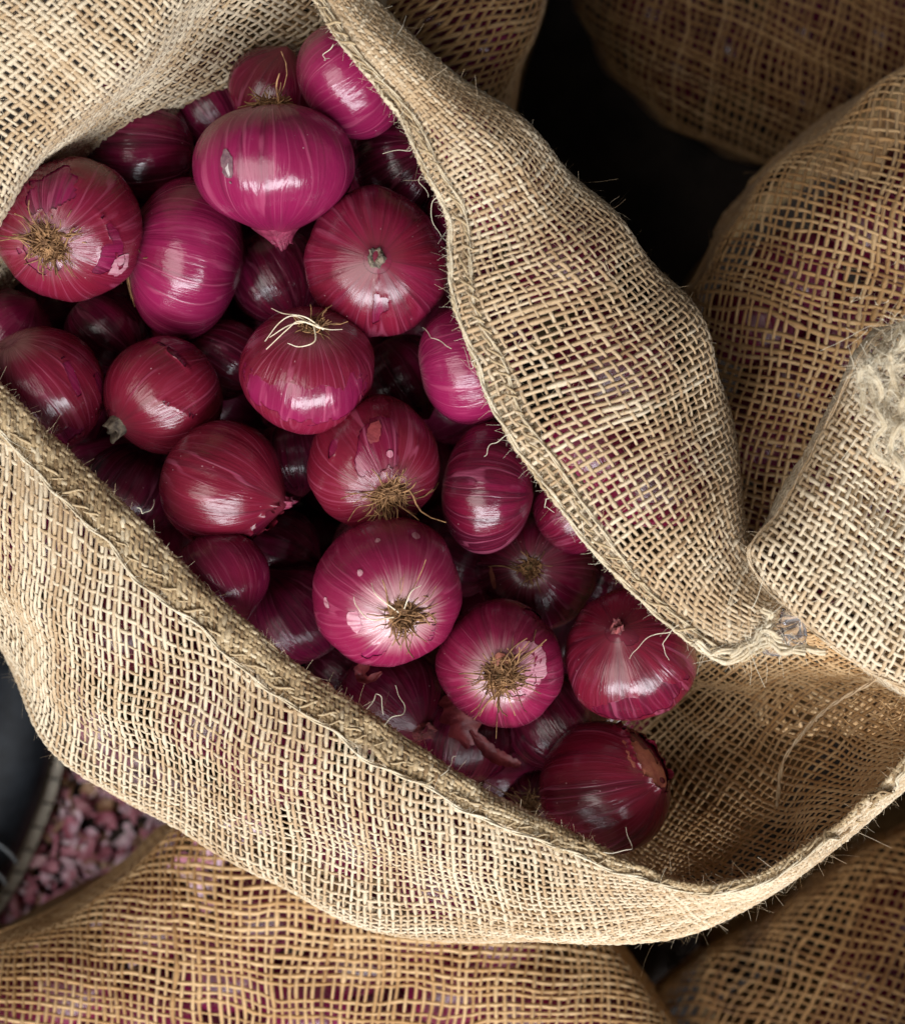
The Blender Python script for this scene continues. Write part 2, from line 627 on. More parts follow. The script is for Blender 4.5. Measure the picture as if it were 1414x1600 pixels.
def fibres(name, fp, ft, fn, nf, length, parent, mat, r, tone, rad=0.00005, lift=0.35, inplane=0.0):
    k = r.integers(0, len(fp), nf)
    p, t, n = fp[k], ft[k], fn[k]
    bn = np.cross(n, t)
    L = length * r.lognormal(-0.55, 0.55, nf).clip(0.15, 1.6)
    d = t * r.normal(0, 1, (nf, 1)) + bn * r.normal(0, 1, (nf, 1)) + n * np.where(r.random((nf, 1)) < inplane, 0.05, np.abs(r.normal(lift, 0.45, (nf, 1))))
    d /= np.linalg.norm(d, axis=1, keepdims=True)
    cv = t * r.normal(0, 1, (nf, 1)) + bn * r.normal(0, 1, (nf, 1)) + n * r.normal(-0.2, 0.6, (nf, 1)) * (1 - 0.7 * inplane)
    cv2 = np.cross(cv, d)
    K = 6
    u = np.linspace(0, 1, K)[None, :, None]
    C = p[:, None] + n[:, None] * 0.0004 + d[:, None] * L[:, None, None] * u + cv[:, None] * (L * 0.95)[:, None, None] * u**2 + cv2[:, None] * (L * 0.5 * r.normal(0, 1, nf))[:, None, None] * u**3
    Rw = rad * r.uniform(0.7, 1.4, (nf, 1)) * np.linspace(1, 0.5, K)[None]
    side = np.cross(d + 0.3 * cv, n + 0.25 * r.normal(0, 1, (nf, 3)))
    side /= np.linalg.norm(side, axis=1, keepdims=True) + 1e-9
    off = side[:, None] * Rw[..., None] * 1.25
    V = np.stack([C - off, C + off], 2).reshape(-1, 3)
    idx = np.arange(nf * K * 2).reshape(nf, K, 2)
    Q = np.stack([idx[:, :-1, 0], idx[:, :-1, 1], idx[:, 1:, 1], idx[:, 1:, 0]], -1).reshape(-1, 4)
    o = mesh_obj(name, V, Q, mat, parent, attrs={'tone': np.repeat(r.normal(tone, 0.2, nf), K * 2)})
    o['kind'] = 'stuff'
    return o


# ------------------------------------------------------------------ ground
FLOOR_Z = -0.45
dirt = plain('dirt_floor', (0.016, 0.012, 0.010), (0.045, 0.032, 0.026), 18, 0.85, 0.7, 0.004)
n = 60
gx, gy = np.meshgrid(np.linspace(-1.6, 1.6, n), np.linspace(-1.6, 1.6, n), indexing='ij')
gz = FLOOR_Z + 0.004 * wobble(gx, gy, 5, 0.12)
idx = np.arange(n * n).reshape(n, n)
Q = np.stack([idx[:-1, :-1], idx[1:, :-1], idx[1:, 1:], idx[:-1, 1:]], -1).reshape(-1, 4)
g = mesh_obj('ground', np.stack([gx, gy, gz], -1), Q, dirt)
g['kind'] = 'structure'

# ================================================================== MAIN SACK
sack = empty('jute_sack', (0, 0, FLOOR_Z))
tag(sack, 'open jute sack in the middle, its hemmed mouth full of bare red onions', 'sack')
MP = empty('tmp')
sack_inv = Vector((0, 0, -FLOOR_Z))


def into(o, parent):
    """parent keeping the world place (thing roots carry only a translation)"""
    o.parent = parent
    o.matrix_parent_inverse = Matrix.Translation(-Vector(parent.location))
    return o


class Root:
    """collects parts made in world space and parents them to the thing"""
    def __init__(s, e): s.e = e


_old_mesh_obj = mesh_obj


def mesh_obj(name, V, Q, mat, parent=None, T=None, attrs=None, smooth=True):
    if parent is not None and parent.get('world_parts'):
        V = np.asarray(V, float).reshape(-1, 3) - np.array(parent.location)[None]
    return _old_mesh_obj(name, V, Q, mat, parent, T, attrs, smooth)


sack['world_parts'] = 1
bpy.data.objects.remove(MP)

CLOTH = plain('jute_cloth_low', (0.20, 0.12, 0.05), (0.34, 0.22, 0.10), 200, .9, .8, .001)


def skirt(parent, outline, z_top, shrink=.95):
    """standing lower body of a sack, from z_top down to the floor"""
    o2 = catmull(np.array(list(outline) + [outline[0]], float), 120)[:-1]
    c0 = PX(np.c_[o2, np.full(len(o2), z_top)])
    ctr = c0.mean(0)
    c0 = ctr + (c0 - ctr) * np.array([shrink, shrink, 1])
    rows = [c0]
    for t, k_ in ((.35, 1.0), (.8, .99), (1.0, .93)):
        c1 = ctr + (c0 - ctr) * np.array([k_, k_, 1])
        c1[:, 2] = z_top + (FLOOR_Z + .001 - z_top) * t
        rows.append(c1)
    G = np.stack(rows, 1)
    n_ = len(c0)
    idx = np.arange(n_ * 4).reshape(n_, 4)
    nx_ = np.roll(idx, -1, 0)
    Q = np.stack([idx[:, :-1], nx_[:, :-1], nx_[:, 1:], idx[:, 1:]], -1).reshape(-1, 4)
    return mesh_obj('lower_body', G.reshape(-1, 3), Q, CLOTH, parent)


# right-hand wall: (hem point, outer outline point)
A_pairs = [((440, -70), (545, -75)), ((512, 38), (622, 40)), ((590, 140), (735, 130)), ((655, 240), (838, 215)),
           ((698, 330), (925, 310)), ((708, 430), (1012, 410)), ((730, 530), (1085, 500)), ((775, 640), (1130, 600)),
           ((850, 757), (1143, 710)), ((930, 865), (1153, 800)), ((1020, 960), (1170, 870)), ((1105, 1020), (1195, 915)),
           ((1152, 1028), (1206, 930)), ((1192, 992), (1218, 950))]
A_zh = [0.055, 0.058, 0.060, 0.058, 0.056, 0.055, 0.055, 0.055, 0.055, 0.055, 0.055, 0.055, 0.052, 0.05]
ctrlA = []
for (h, s_), zh in zip(A_pairs, A_zh):
    h, s_ = np.array(h, float), np.array(s_, float)
    w = np.linalg.norm(s_ - h)
    k = min(1.0, w / 300)
    d = (s_ - h) / w
    row = []
    for f, dz in ((0, 0), (0.28, 0.013), (0.6, 0.010), (0.86, -0.010), (1.0, -0.034)):
        q = h + (s_ - h) * f
        row.append((q[0], q[1], zh + dz * k))
    for ins, zz in ((10, -0.075 * k - 0.01), (24, -0.16)):
        q = s_ - d * ins
        row.append((q[0], q[1], zh + zz))
    ctrlA.append(row)
surfA = grid_surf(ctrlA, 200, 120, 0.0022, 0.07, 11)

# lower-left wall
B_pairs = [((-130, 490), (-190, 740)), ((-55, 555), (-70, 890)), ((20, 622), (8, 1015)), ((120, 718), (78, 1150)),
           ((230, 830), (188, 1240)), ((340, 936), (298, 1294)), ((450, 1030), (412, 1368)), ((560, 1105), (522, 1418)),
           ((660, 1178), (632, 1450)), ((770, 1243), (752, 1468)), ((880, 1298), (882, 1472)), ((990, 1350), (1002, 1463)),
           ((1090, 1382), (1118, 1440)), ((1195, 1368), (1235, 1388)), ((1290, 1306), (1328, 1312)), ((1395, 1212), (1425, 1228)),
           ((1500, 1125), (1530, 1140))]
ctrlB = []
for i, (h, s_) in enumerate(B_pairs):
    h, s_ = np.array(h, float), np.array(s_, float)
    w = np.linalg.norm(s_ - h)
    k = np.clip(w / 300, 0.22, 1.0)
    d = (s_ - h) / w
    zh = 0.042
    row = []
    for f, dz in ((0, 0), (0.22, 0.006), (0.52, -0.004), (0.82, -0.032), (1.0, -0.062)):
        q = h + (s_ - h) * f
        row.append((q[0], q[1], zh + dz * k))
    for ins, zz in ((8, -0.105 * k), (22, -0.15 * k - 0.03)):
        q = s_ - d * ins
        row.append((q[0], q[1], zh + zz))
    ctrlB.append(row)
surfB = grid_surf(ctrlB, 240, 110, 0.0026, 0.08, 12)

# upper-left fold: cuff lying outward, fold, inner wall going down to the onions
foldC = [(-70, 480, .030), (-8, 348, .045), (45, 250, .052), (112, 186, .056), (182, 128, .060), (246, 64, .060), (296, -5, .060), (345, -90, .060), (430, -170, .058)]
in1 = [(-50, 490, -.01), (8, 380, .000), (64, 270, .006), (130, 208, .010), (215, 135, .014), (300, 72, .016), (372, 0, .02), (440, -80, .025), (520, -170, .03)]
in2 = [(-30, 520, -.05), (30, 430, -.05), (95, 312, -.05), (160, 240, -.05), (285, 172, -.05), (400, 128, -.05), (500, 70, -.045), (580, -20, -.04), (650, -120, -.03)]
ctrlC = []
for q0, q1, q2 in zip(foldC, in1, in2):
    x, y, z = q0
    ctrlC.append([(x - 420, y - 360, z - .03), (x - 270, y - 235, z + .006), (x - 130, y - 118, z + .012), (x - 42, y - 38, z + .010), (x, y, z),
                  q1, q2, (q2[0] + 35, q2[1] + 30, -.13)])
surfC = grid_surf(ctrlC, 150, 150, 0.0022, 0.07, 13)

# inside of the far wall, seen through the empty corner of the mouth
ctrlD = [
    [(930, 930, -.12), (890, 1130, -.15), (930, 1300, -.13), (960, 1450, -.06)],
    [(1050, 965, -.04), (1015, 1130, -.11), (1030, 1285, -.09), (1060, 1410, -.01)],
    [(1140, 975, .015), (1140, 1115, -.07), (1160, 1245, -.06), (1185, 1395, .012)],
    [(1240, 965, .03), (1265, 1080, -.035), (1285, 1195, -.035), (1300, 1322, .018)],
    [(1350, 985, .04), (1380, 1085, .0), (1395, 1160, .0), (1408, 1235, .025)],
    [(1460, 1010, .05), (1490, 1080, .03), (1500, 1115, .03), (1515, 1150, .034)]]
surfD = grid_surf(ctrlD, 110, 110, 0.0020, 0.05, 14)

skirt(sack, [s_ for _, s_ in A_pairs[:-2]] + [(1330, 1060), (1400, 1150)] + [s_ for _, s_ in B_pairs[:-3]][::-1] + [(-190, 560), (-120, 300), (60, 60), (320, -90)], -.11, .88)
weave('wall_weave', surfA, sack, JUTE, ang1=6, ang2=114, pitch=0.0034, rad=0.00082, seed=21, ns=3, fuzz=0.24, tone=0.52)
weave('wall_weave', surfB, sack, JUTE, ang1=-9, ang2=80, pitch=0.0036, rad=0.00088, seed=22, ns=3, fuzz=0.24, tone=0.72)  # same yarn as the right wall; bright light put into a paler tone
weave('wall_weave', surfC, sack, JUTE, ang1=2, ang2=88, pitch=0.0036, rad=0.00095, seed=23, ns=3, fuzz=0.24, tone=0.80)  # bright light on the fold put into a still paler tone
weave('wall_weave', surfD, sack, JUTE_BROWN, ang1=-36, ang2=42, pitch=0.0039, rad=0.00078, seed=24, fuzz=0.12, tone=0.72)  # same sack cloth; shade of the inside put into browner yarn


def hem(surf, b_in, b_w, seed, nm, parent, mat, pitch, lift=0.0016, a_lo=0, a_hi=None, tone=0.55, fuzz=0.25):
    """band of cloth folded over the edge b = 0 of a wall"""
    na = 220
    a = np.linspace(a_lo, a_hi or surf.La, na)
    prof = [(0.008, -0.0042), (0.0025, -0.0036), (-0.0008, -0.0010), (0.0004, 0.0016), (0.004, 0.0030), (b_w * 0.55, lift + 0.0010), (b_w, lift)]
    rows = []
    for bb, off in prof:
        wv = 0.0009 * wobble(a, a * 0 + bb * 3, seed, 0.03)
        b_ = np.maximum(np.full(na, max(bb, 0.0)) + (0.0014 * wobble(a, a * 0, seed + 3, 0.035) if bb > 0.004 else 0.0), 0)
        c = surf.pos(a, b_)
        nrm = surf.nor(a, b_)
        tb = surf.pos(a, b_ + 0.004) - surf.pos(a, b_)
        tb /= np.linalg.norm(tb, axis=1, keepdims=True)
        c = c + nrm * (off + wv)[:, None] + tb * (min(bb, 0) - 0.0)
        rows.append(c)
    G = np.stack(rows, 1)
    G = np.swapaxes(catmull(np.swapaxes(G, 0, 1), 26), 0, 1)
    G = np.swapaxes(rearc(np.swapaxes(G, 0, 1)), 0, 1)
    s = Surf(G)
    s.obj = weave(nm, s, parent, mat, 0, 84, pitch, pitch * 0.43, pitch * 0.20, pitch2=pitch * 0.9, loose=1.5, seed=seed, fuzz=fuzz, fuzz_len=0.003, tone=tone)
    return s


hemA = hem(surfA, 0, 0.0095, 31, 'hem_band', sack, JUTE_HEM, 0.0022, tone=0.80, fuzz=0.40)
hemB = hem(surfB, 0, 0.0125, 32, 'hem_band', sack, JUTE_HEM, 0.0024, tone=0.42, fuzz=0.40)


def cord(name, pts, rad, parent, mat, seed, plies=2, turns=300, tone=0.8, fuzz=0.0, squash=1.0):
    """a twisted cord along pts (n,3)"""
    r = np.random.default_rng(seed)
    t = np.gradient(pts, axis=0)
    t /= np.linalg.norm(t, axis=1, keepdims=True)
    up = np.array([0, 0, 1.0])
    bn = np.cross(t, up); bn /= np.linalg.norm(bn, axis=1, keepdims=True)
    nn = np.cross(bn, t)
    L = np.concatenate([[0], np.cumsum(np.linalg.norm(np.diff(pts, axis=0), axis=1))])
    C = []
    for p in range(plies):
        ph = L * turns + p * 2 * math.pi / plies
        C.append(pts + bn * (rad * 0.55 * np.cos(ph))[:, None] + nn * (rad * 0.55 * np.sin(ph))[:, None])
    C = np.stack(C)
    Rw = np.full(C.shape[:2], rad * 0.62) * (1 + 0.22 * wobble(np.arange(C.shape[1])[None] * 0.3 + 50 * np.arange(plies)[:, None], 0 * C[..., 0], seed, 6))
    V, Q = tubes(C, Rw, 6)
    tn = np.repeat(r.normal(tone, 0.1, C.shape[:2]).ravel(), 6)
    o = mesh_obj(name, V, Q, mat, parent, attrs={'tone': tn})
    if fuzz:
        k = C.reshape(-1, 3)
        fibres('fuzz', k, np.tile(t, (plies, 1)), np.tile(nn, (plies, 1)), int(len(k) * fuzz), 0.0025, parent, mat, r, 0.8, lift=0.3)
    return o


def along(surf, b, off, n, a_lo=0, a_hi=None, seed=0, wig=0.0008):
    a = np.linspace(a_lo, a_hi or surf.La, n)
    bb = np.full(n, b) + wig * wobble(a, a * 0, seed, 0.04)
    return surf.pos(a, np.maximum(bb, 0)) + surf.nor(a, np.maximum(bb, 0)) * off


# edge cords and sewing twine of the two hems
cord('edge_cord', along(surfA, 0.0004, 0.0012, 700, seed=41, wig=.0006), 0.0010, sack, TWINE, 41, 2, 200, 0.55, fuzz=1.0)
cord('sewing_twine', along(surfA, 0.0088, 0.0022, 700, seed=42, wig=.0012), 0.0007, sack, TWINE, 42, 2, 240, 0.4, fuzz=0.4)
cord('sewing_twine', along(surfB, 0.0128, 0.0030, 800, seed=43, wig=.0011), 0.0008, sack, TWINE, 43, 2, 220, 0.6, fuzz=0.5)
cord('edge_cord', along(surfB, 0.0006, 0.0008, 800, seed=44), 0.0008, sack, JUTE_HEM, 44, 2, 220, 0.4, fuzz=0.8)

# separate slanting stitches over the hems
u = np.linspace(-1, 1, 9)
stc = np.stack([u * 0.0040, 0.0007 * np.sin(u * 2.2), 0.0008 * (1 - u**4)], 1)[None]
sv, sq = tubes(stc, np.full((1, 9), 0.00058) * (1 - 0.35 * np.abs(u)[None]**3), 6)
st_me = None
for hm_, surf, bpos, offz, na_, ang, seed in ((hemA, surfA, 0.0068, 0.0026, 70, 16, 5), (hemB, surfB, 0.0092, 0.0024, 92, 20, 6)):
    r = random.Random(seed)
    for i in range(na_):
        a = np.array([surf.La * (i + 0.5 + r.uniform(-.25, .25)) / na_])
        b_ = np.array([bpos + r.uniform(-.0012, .0012)])
        c = surf.pos(a, b_)[0]
        nrm = surf.nor(a, b_)[0]
        ta = (surf.pos(a + .003, b_) - surf.pos(a - .003, b_))[0]
        ta /= np.linalg.norm(ta)
        tb = np.cross(nrm, ta)
        th = math.radians(ang + r.uniform(-26, 26))
        X = ta * math.cos(th) + tb * math.sin(th)
        Y = np.cross(nrm, X)
        if st_me is None:
            o = mesh_obj('stitch', sv, sq, JUTE_HEM, None, attrs={'tone': np.full(len(sv), 0.6)})
            st_me = o.data
        else:
            o = bpy.data.objects.new('stitch', st_me)
            COL.objects.link(o)
        o.parent = hm_.obj
        M = Matrix((X, Y, nrm)).transposed().to_4x4()
        M.translation = Vector(c + nrm * offz - np.array(sack.location))
        o.matrix_local = M @ Matrix.Scale(r.uniform(0.55, 1.15), 4)

# frayed tuft at the pointed tip of the hem
r = np.random.default_rng(77)
tip = P(1165, 990, 0.058)
tp = tip + r.normal(0, 1, (900, 3)) * np.array([0.009, 0.006, 0.003])
fibres('frayed_tuft', tp, np.tile([1.0, 0.3, 0], (900, 1)), np.tile([0, 0, 1.0], (900, 1)), 240, 0.006, sack, TWINE, r, 0.8, rad=0.00008, lift=0.5)
tip = P(1390, 1110, 0.035)
tp = tip + r.normal(0, 1, (500, 3)) * np.array([0.010, 0.009, 0.004])
fibres('frayed_tuft', tp, np.tile([1.0, 0.3, 0], (500, 1)), np.tile([0, 0, 1.0], (500, 1)), 80, 0.006, sack, JUTE_BROWN, r, 0.7, rad=0.00008, lift=0.4)

for j, pts in enumerate([[(1085, 1003), (1120, 1022), (1160, 1012), (1195, 985), (1225, 1000)], [(1095, 1014), (1130, 1032), (1168, 1020), (1205, 1005), (1260, 1022)],
                         [(1120, 1000), (1155, 1000), (1180, 975), (1192, 955)], [(1140, 1022), (1175, 1005), (1200, 972), (1196, 950)], [(1150, 990), (1190, 1000), (1230, 1012), (1285, 1015)]]):
    c = catmull(PX([(x, y, .060 - .002 * (j % 3)) for x, y in pts]), 70)
    c = c + .0012 * np.stack([wobble(np.arange(70.), 0 * np.arange(70.), 800 + 3 * j + q, 22) for q in range(3)], -1)
    cord('bunched_strand', c, .0013, sack, TWINE, 90 + j, 3, 150, .55, fuzz=1.2)

# long loose thread hanging inside the empty corner
lt = catmull(PX([(1400, 1045, .03), (1340, 1078, .012), (1290, 1108, -.005), (1250, 1150, -.02), (1222, 1195, -.028), (1213, 1260, -.034)]), 60)
cord('loose_thread', lt, 0.0009, sack, JUTE, 55, 2, 300, 0.55)

# short stray strands at the hem, like the ones curling over the onions
strands = [((590, 95), (575, 88), (545, 100)), ((668, 285), (655, 275), (668, 310)), ((705, 545), (680, 530), (660, 513)), ((800, 680), (770, 690), (755, 715)),
           ((905, 815), (915, 835), (905, 850)), ((1050, 985), (1010, 1000), (983, 1032)), ((1060, 975), (1035, 1005), (1045, 1030)), ((215, 795), (232, 800), (243, 780)),
           ((575, 1105), (592, 1085), (600, 1115)), ((600, 1130), (635, 1110), (615, 1072)), ((945, 1335), (985, 1325), (975, 1290)), ((690, 1210), (705, 1195), (712, 1180)),
           ((745, 560), (735, 575), (725, 540)), ((520, 70), (505, 90), (512, 92)), ((650, 225), (640, 232), (600, 238)), ((860, 775), (850, 790), (862, 800)),
           ((1190, 960), (1225, 1000), (1218, 1040)), ((540, 10), (575, 20), (612, 8)), ((620, 60), (630, 40), (635, 25)), ((690, 300), (672, 330), (690, 370))]
for i, st in enumerate(strands):
    c = catmull(PX([(x, y, 0.060 - 0.006 * j) for j, (x, y) in enumerate(st)]), 28)[None]
    c = c + 0.0007 * np.stack([wobble(np.arange(28.), 0 * np.arange(28.), 700 + 3 * i + q, 14) for q in range(3)], -1)[None]
    v_, q_ = tubes(c, np.full((1, 28), 0.00020) * np.linspace(1, 0.5, 28)[None], 4)
    mesh_obj('stray_strand', v_, q_, TWINE, sack, attrs={'tone': np.full(len(v_), 0.9)})

# ================================================================== ONIONS
def onion_profile(v, f, nh, nw):
    th = v * math.pi
    r_ = np.sin(th)**0.92
    z = f * np.sign(np.cos(th)) * np.abs(np.cos(th))**0.95
    z = z + nh * np.exp(-(r_ / nw)**1.6) * (v < 0.5)
    z = z + 0.05 * np.exp(-(r_ / 0.16)**2) * (v > 0.5)
    return r_, z


def onion_grid(R, f, nh, nw, seed, nphi, nv, lump=1.0):
    r = np.random.default_rng(seed)
    ph = np.linspace(0, 2 * math.pi, nphi, endpoint=False)
    v = np.linspace(0.012, 0.988, nv)
    PH, V = np.meshgrid(ph, v, indexing='ij')
    rr, z = onion_profile(V, f, nh, nw)
    env = np.sin(V * math.pi)
    a = r.uniform(0, 6.28, 8)
    d = lump * (0.022 * np.sin(2 * PH + a[0]) + 0.016 * np.sin(3 * PH + a[1]) + 0.006 * np.sin(7 * PH + a[2] + 2 * V) + 0.004 * np.sin(13 * PH + a[3] + 3 * V)
                + 0.0025 * np.sin(29 * PH + a[4])) * env**0.6
    d = d + lump * 0.014 * np.sin(4 * PH + 5 * V + a[5]) * env + lump * 0.008 * np.sin(9 * PH - 8 * V + a[6]) * env
    rr = rr * (1 + d)
    z = z * (1 + 0.02 * np.sin(PH + a[7])) + 0.05 * lump * np.cos(PH + a[6]) * rr * 0.5
    X = np.stack([rr * np.cos(PH), rr * np.sin(PH), z], -1) * R
    return PH, V, X


def grid_faces(nphi, nv):
    idx = np.arange(nphi * nv).reshape(nphi, nv)
    i1 = np.roll(idx, -1, 0)
    return np.stack([idx[:, :-1], idx[:, 1:], i1[:, 1:], i1[:, :-1]], -1)


def mer_of(PH, V):
    return np.stack([np.cos(PH), np.sin(PH), V], -1).reshape(-1, 3)


def bulb(name, R, f, nh, nw, seed, parent, nphi=64, nv=42, lump=1.0):
    PH, V, X = onion_grid(R, f, nh, nw, seed, nphi, nv, lump)
    Q = grid_faces(nphi, nv).reshape(-1, 4)
    Vt = X.reshape(-1, 3)
    c0, c1 = X[:, 0].mean(0), X[:, -1].mean(0)
    k = len(Vt)
    Vt = np.concatenate([Vt, [c0, c1]])
    mer = np.concatenate([mer_of(PH, V), [[0, 0, 0], [0, 0, 1]]])
    i = np.arange(nphi)
    j = (i + 1) % nphi
    T = np.concatenate([np.stack([np.full(nphi, k), i * nv, j * nv], 1), np.stack([np.full(nphi, k + 1), j * nv + nv - 1, i * nv + nv - 1], 1)])
    return mesh_obj(name, Vt, Q, ONION, parent, T, {'mer': mer})


def holeval(PH, V, holes, r, jag):
    """positive outside every hole"""
    sv_ = np.sin(V * math.pi)
    out = np.full(PH.shape, 9.0)
    nz = wobble(np.cos(PH) * sv_ + 0.3, np.sin(PH) * sv_ + V * 2, int(r.integers(1e6)), 0.30, 9) * 0.6 + wobble(np.cos(PH) * sv_, np.sin(PH) * sv_ + V * 2, int(r.integers(1e6)), 0.09, 9) * 0.4
    for (p0, v0, a, b, rot) in holes:
        dp = (PH - p0 + math.pi) % (2 * math.pi) - math.pi
        x = dp * sv_
        y = (V - v0) * math.pi
        c, s = math.cos(rot), math.sin(rot)
        x, y = x * c + y * s, -x * s + y * c
        out = np.minimum(out, np.sqrt((x / a)**2 + (y / b)**2) - 1 + jag * nz)
    return out


def shell(name, on, holes, parent, mat, keep_inside=False, lift=0.009, curl=0.016, jag=0.35, nphi=112, nv=74, seed=1, vmax=0.965, vmin=0.05):
    R, f, nh, nw, sd, lump = on
    PH, V, X = onion_grid(R, f, nh, nw, sd, nphi, nv, lump)
    r = np.random.default_rng(seed)
    hv = holeval(PH, V, holes, r, jag)
    if keep_inside: hv = -hv
    edge = np.exp(-np.clip(hv, 0, 9) / 0.10)
    ok0 = (V > vmin) & (V < vmax)
    best = np.full(hv.shape, -1e9)
    tgt = X.copy()
    for da in (-1, 0, 1):
        for db in (-1, 0, 1):
            if (da or db):
                h2 = np.roll(np.roll(hv, da, 0), db, 1)
                t2 = np.roll(np.roll(X, da, 0), db, 1)
                if db == 1: h2[:, 0] = -9
                if db == -1: h2[:, -1] = -9
                fr = np.where(h2 > 0, -hv / np.maximum(h2 - hv, 1e-9), 0)
                pick = (hv <= 0) & (h2 > 0) & (h2 > best)
                best = np.where(pick, h2, best)
                tgt = np.where(pick[..., None], X + (t2 - X) * np.clip(fr, 0, .97)[..., None], tgt)
    X = tgt
    X = X * (1 + lift + curl * edge[..., None] * (0.6 + 0.6 * wobble(PH * 3, V * 9, seed, 2.0))[..., None] * (1 if not keep_inside else 0.3))
    Q = grid_faces(nphi, nv)
    corners = lambda A: np.stack([A[:, :-1], A[:, 1:], np.roll(A, -1, 0)[:, 1:], np.roll(A, -1, 0)[:, :-1]])
    okf = corners(ok0).all(0) & (corners(hv > 0).sum(0) >= 1) & (corners((hv > 0) | (best > 0)).all(0))
    Q = Q[okf].reshape(-1, 4)
    used = np.unique(Q)
    mp = -np.ones(nphi * nv, int)
    mp[used] = np.arange(len(used))
    return mesh_obj(name, X.reshape(-1, 3)[used], mp[Q], mat, parent, None, {'mer': mer_of(PH, V)[used]})


def root_tuft(plate, parent, R, f, seed, n=70, length=0.28, mat=None, spread=1.0, droop=0.4):
    r = np.random.default_rng(seed)
    K = 8
    n = int(n * 1.5)
    a = r.uniform(0, 6.28, n)
    rad = R * 0.15 * np.sqrt(r.uniform(0.05, 1, n)) * spread
    p = np.stack([rad * np.cos(a), rad * np.sin(a), np.full(n, -R * (f - 0.02))], 1)
    out = np.stack([np.cos(a), np.sin(a), 0 * a], 1)
    L = R * length * 0.55 * r.lognormal(-0.2, 0.45, n).clip(0.3, 1.5)
    d = out * r.uniform(0.2, 1.1, (n, 1)) + np.array([0, 0, -1.0]) * r.uniform(0.25, 0.9, (n, 1)) + r.normal(0, 0.35, (n, 3))
    d /= np.linalg.norm(d, axis=1, keepdims=True)
    u_ = np.linspace(0, 1, K)[None, :, None]
    cv = r.normal(0, 1.3, (n, 3)) + np.array([0, 0, droop]) + out * 0.3
    c3 = r.normal(0, 0.45, (n, 3))
    C = p[:, None] + (d[:, None] * u_ + cv[:, None] * u_**2 * 0.7 + c3[:, None] * np.sin(u_ * 6) * 0.38) * L[:, None, None]
    # keep fibres outside of the bulb
    q = C / R
    s_ = np.sqrt(q[..., 0]**2 + q[..., 1]**2 + (q[..., 2] / f)**2)
    C = np.where((s_ < 1.02)[..., None], C * (1.02 / np.maximum(s_, 1e-6))[..., None], C)
    Rw = R * 0.0135 * r.uniform(0.6, 1.5, (n, 1)) * np.linspace(1.1, 0.5, K)[None]
    V, Q = tubes(C, Rw, 4)
    o = mesh_obj('root_tuft', V, Q, mat or ROOT, plate)
    o['kind'] = 'stuff'
    return o


def root_plate(parent, R, f):
    ph = np.linspace(0, 2 * math.pi, 20, endpoint=False)
    V = [[0, 0, -R * (f - 0.01)]]
    for rad, dz in ((0.06, 0.0), (0.11, -0.006), (0.155, -0.04)):
        for i, p in enumerate(ph):
            k = 1 + 0.10 * math.sin(3 * p + 1) + 0.06 * math.sin(7 * p)
            V.append([R * rad * k * math.cos(p), R * rad * k * math.sin(p), -R * (f - 0.012 + dz)])
    T = [[0, 1 + (i + 1) % 20, 1 + i] for i in range(20)]
    Q = []
    for g_ in range(2):
        for i in range(20):
            a, b_ = 1 + g_ * 20 + i, 1 + g_ * 20 + (i + 1) % 20
            Q.append([a, b_, b_ + 20, a + 20])
    return mesh_obj('root_plate', V, Q, PLATE, parent, T)


def neck_part(parent, R, f, nh, seed, length=0.22, r0=0.14, r1=0.10, mat=None, crumple=0.2, sink=0.10, hole=True):
    r = np.random.default_rng(seed)
    nph, nz = 36, 12
    ph = np.linspace(0, 2 * math.pi, nph, endpoint=False)
    t = np.linspace(0, 1, nz)
    PH, T_ = np.meshgrid(ph, t, indexing='ij')
    a = r.uniform(0, 6.28, 5)
    fold = np.sin(5 * PH + a[0] + 1.5 * T_) * 0.5 + np.sin(8 * PH + a[1] - T_) * 0.35 + np.sin(13 * PH + a[2]) * 0.25
    rad = (r0 * (1 - T_)**1.4 + r1 * (1 - (1 - T_)**1.4)) * (1 + crumple * fold * (0.25 + T_))
    z = f + nh - sink + T_ * (length + sink) + 0.05 * np.sin(2 * PH + a[3]) * T_**3 + 0.03 * fold * T_**4
    bend = 0.07 * T_**2
    X = np.stack([rad * np.cos(PH) + bend * math.cos(a[4]), rad * np.sin(PH) + bend * math.sin(a[4]), z], -1)
    if hole:   # torn open end folding back inside
        last = X[:, -1:]
        ctr = last.mean(0, keepdims=True)
        inn = ctr + (last - ctr) * 0.62 - np.array([0, 0, 0.03])
        inn2 = ctr + (last - ctr) * 0.25 - np.array([0, 0, 0.10])
        X = np.concatenate([X, inn, inn2], 1)
    nz2 = X.shape[1]
    return mesh_obj('neck', (X * R).reshape(-1, 3), grid_faces(nph, nz2).reshape(-1, 4)[:, ::-1], mat or NECKM, parent)


ONI = {}
SPHERES = []     # placed onions: centre, radius


def frame_of(axis, spin):
    z = Vector(axis).normalized()
    q = z.to_track_quat('Z', 'Y') @ Quaternion((0, 0, 1), spin)
    return q


def place_z(px, py, Rpx, z, k=0.88):
    """highest centre not above z where the bulb does not cut into those already placed"""
    for _ in range(4):
        c = P(px, py, z)
        R = Rpx * PXM * (CAM_H - z) / CAM_H
        zz = z
        for (cj, Rj) in SPHERES:
            d2 = (c[0] - cj[0])**2 + (c[1] - cj[1])**2
            s_ = k * (R + Rj)
            if d2 < s_ * s_:
                zz = min(zz, cj[2] - math.sqrt(s_ * s_ - d2))
        if zz >= z - 1e-5: break
        z = zz
    return z


GROUP = 'red onions in the mouth of the open sack'


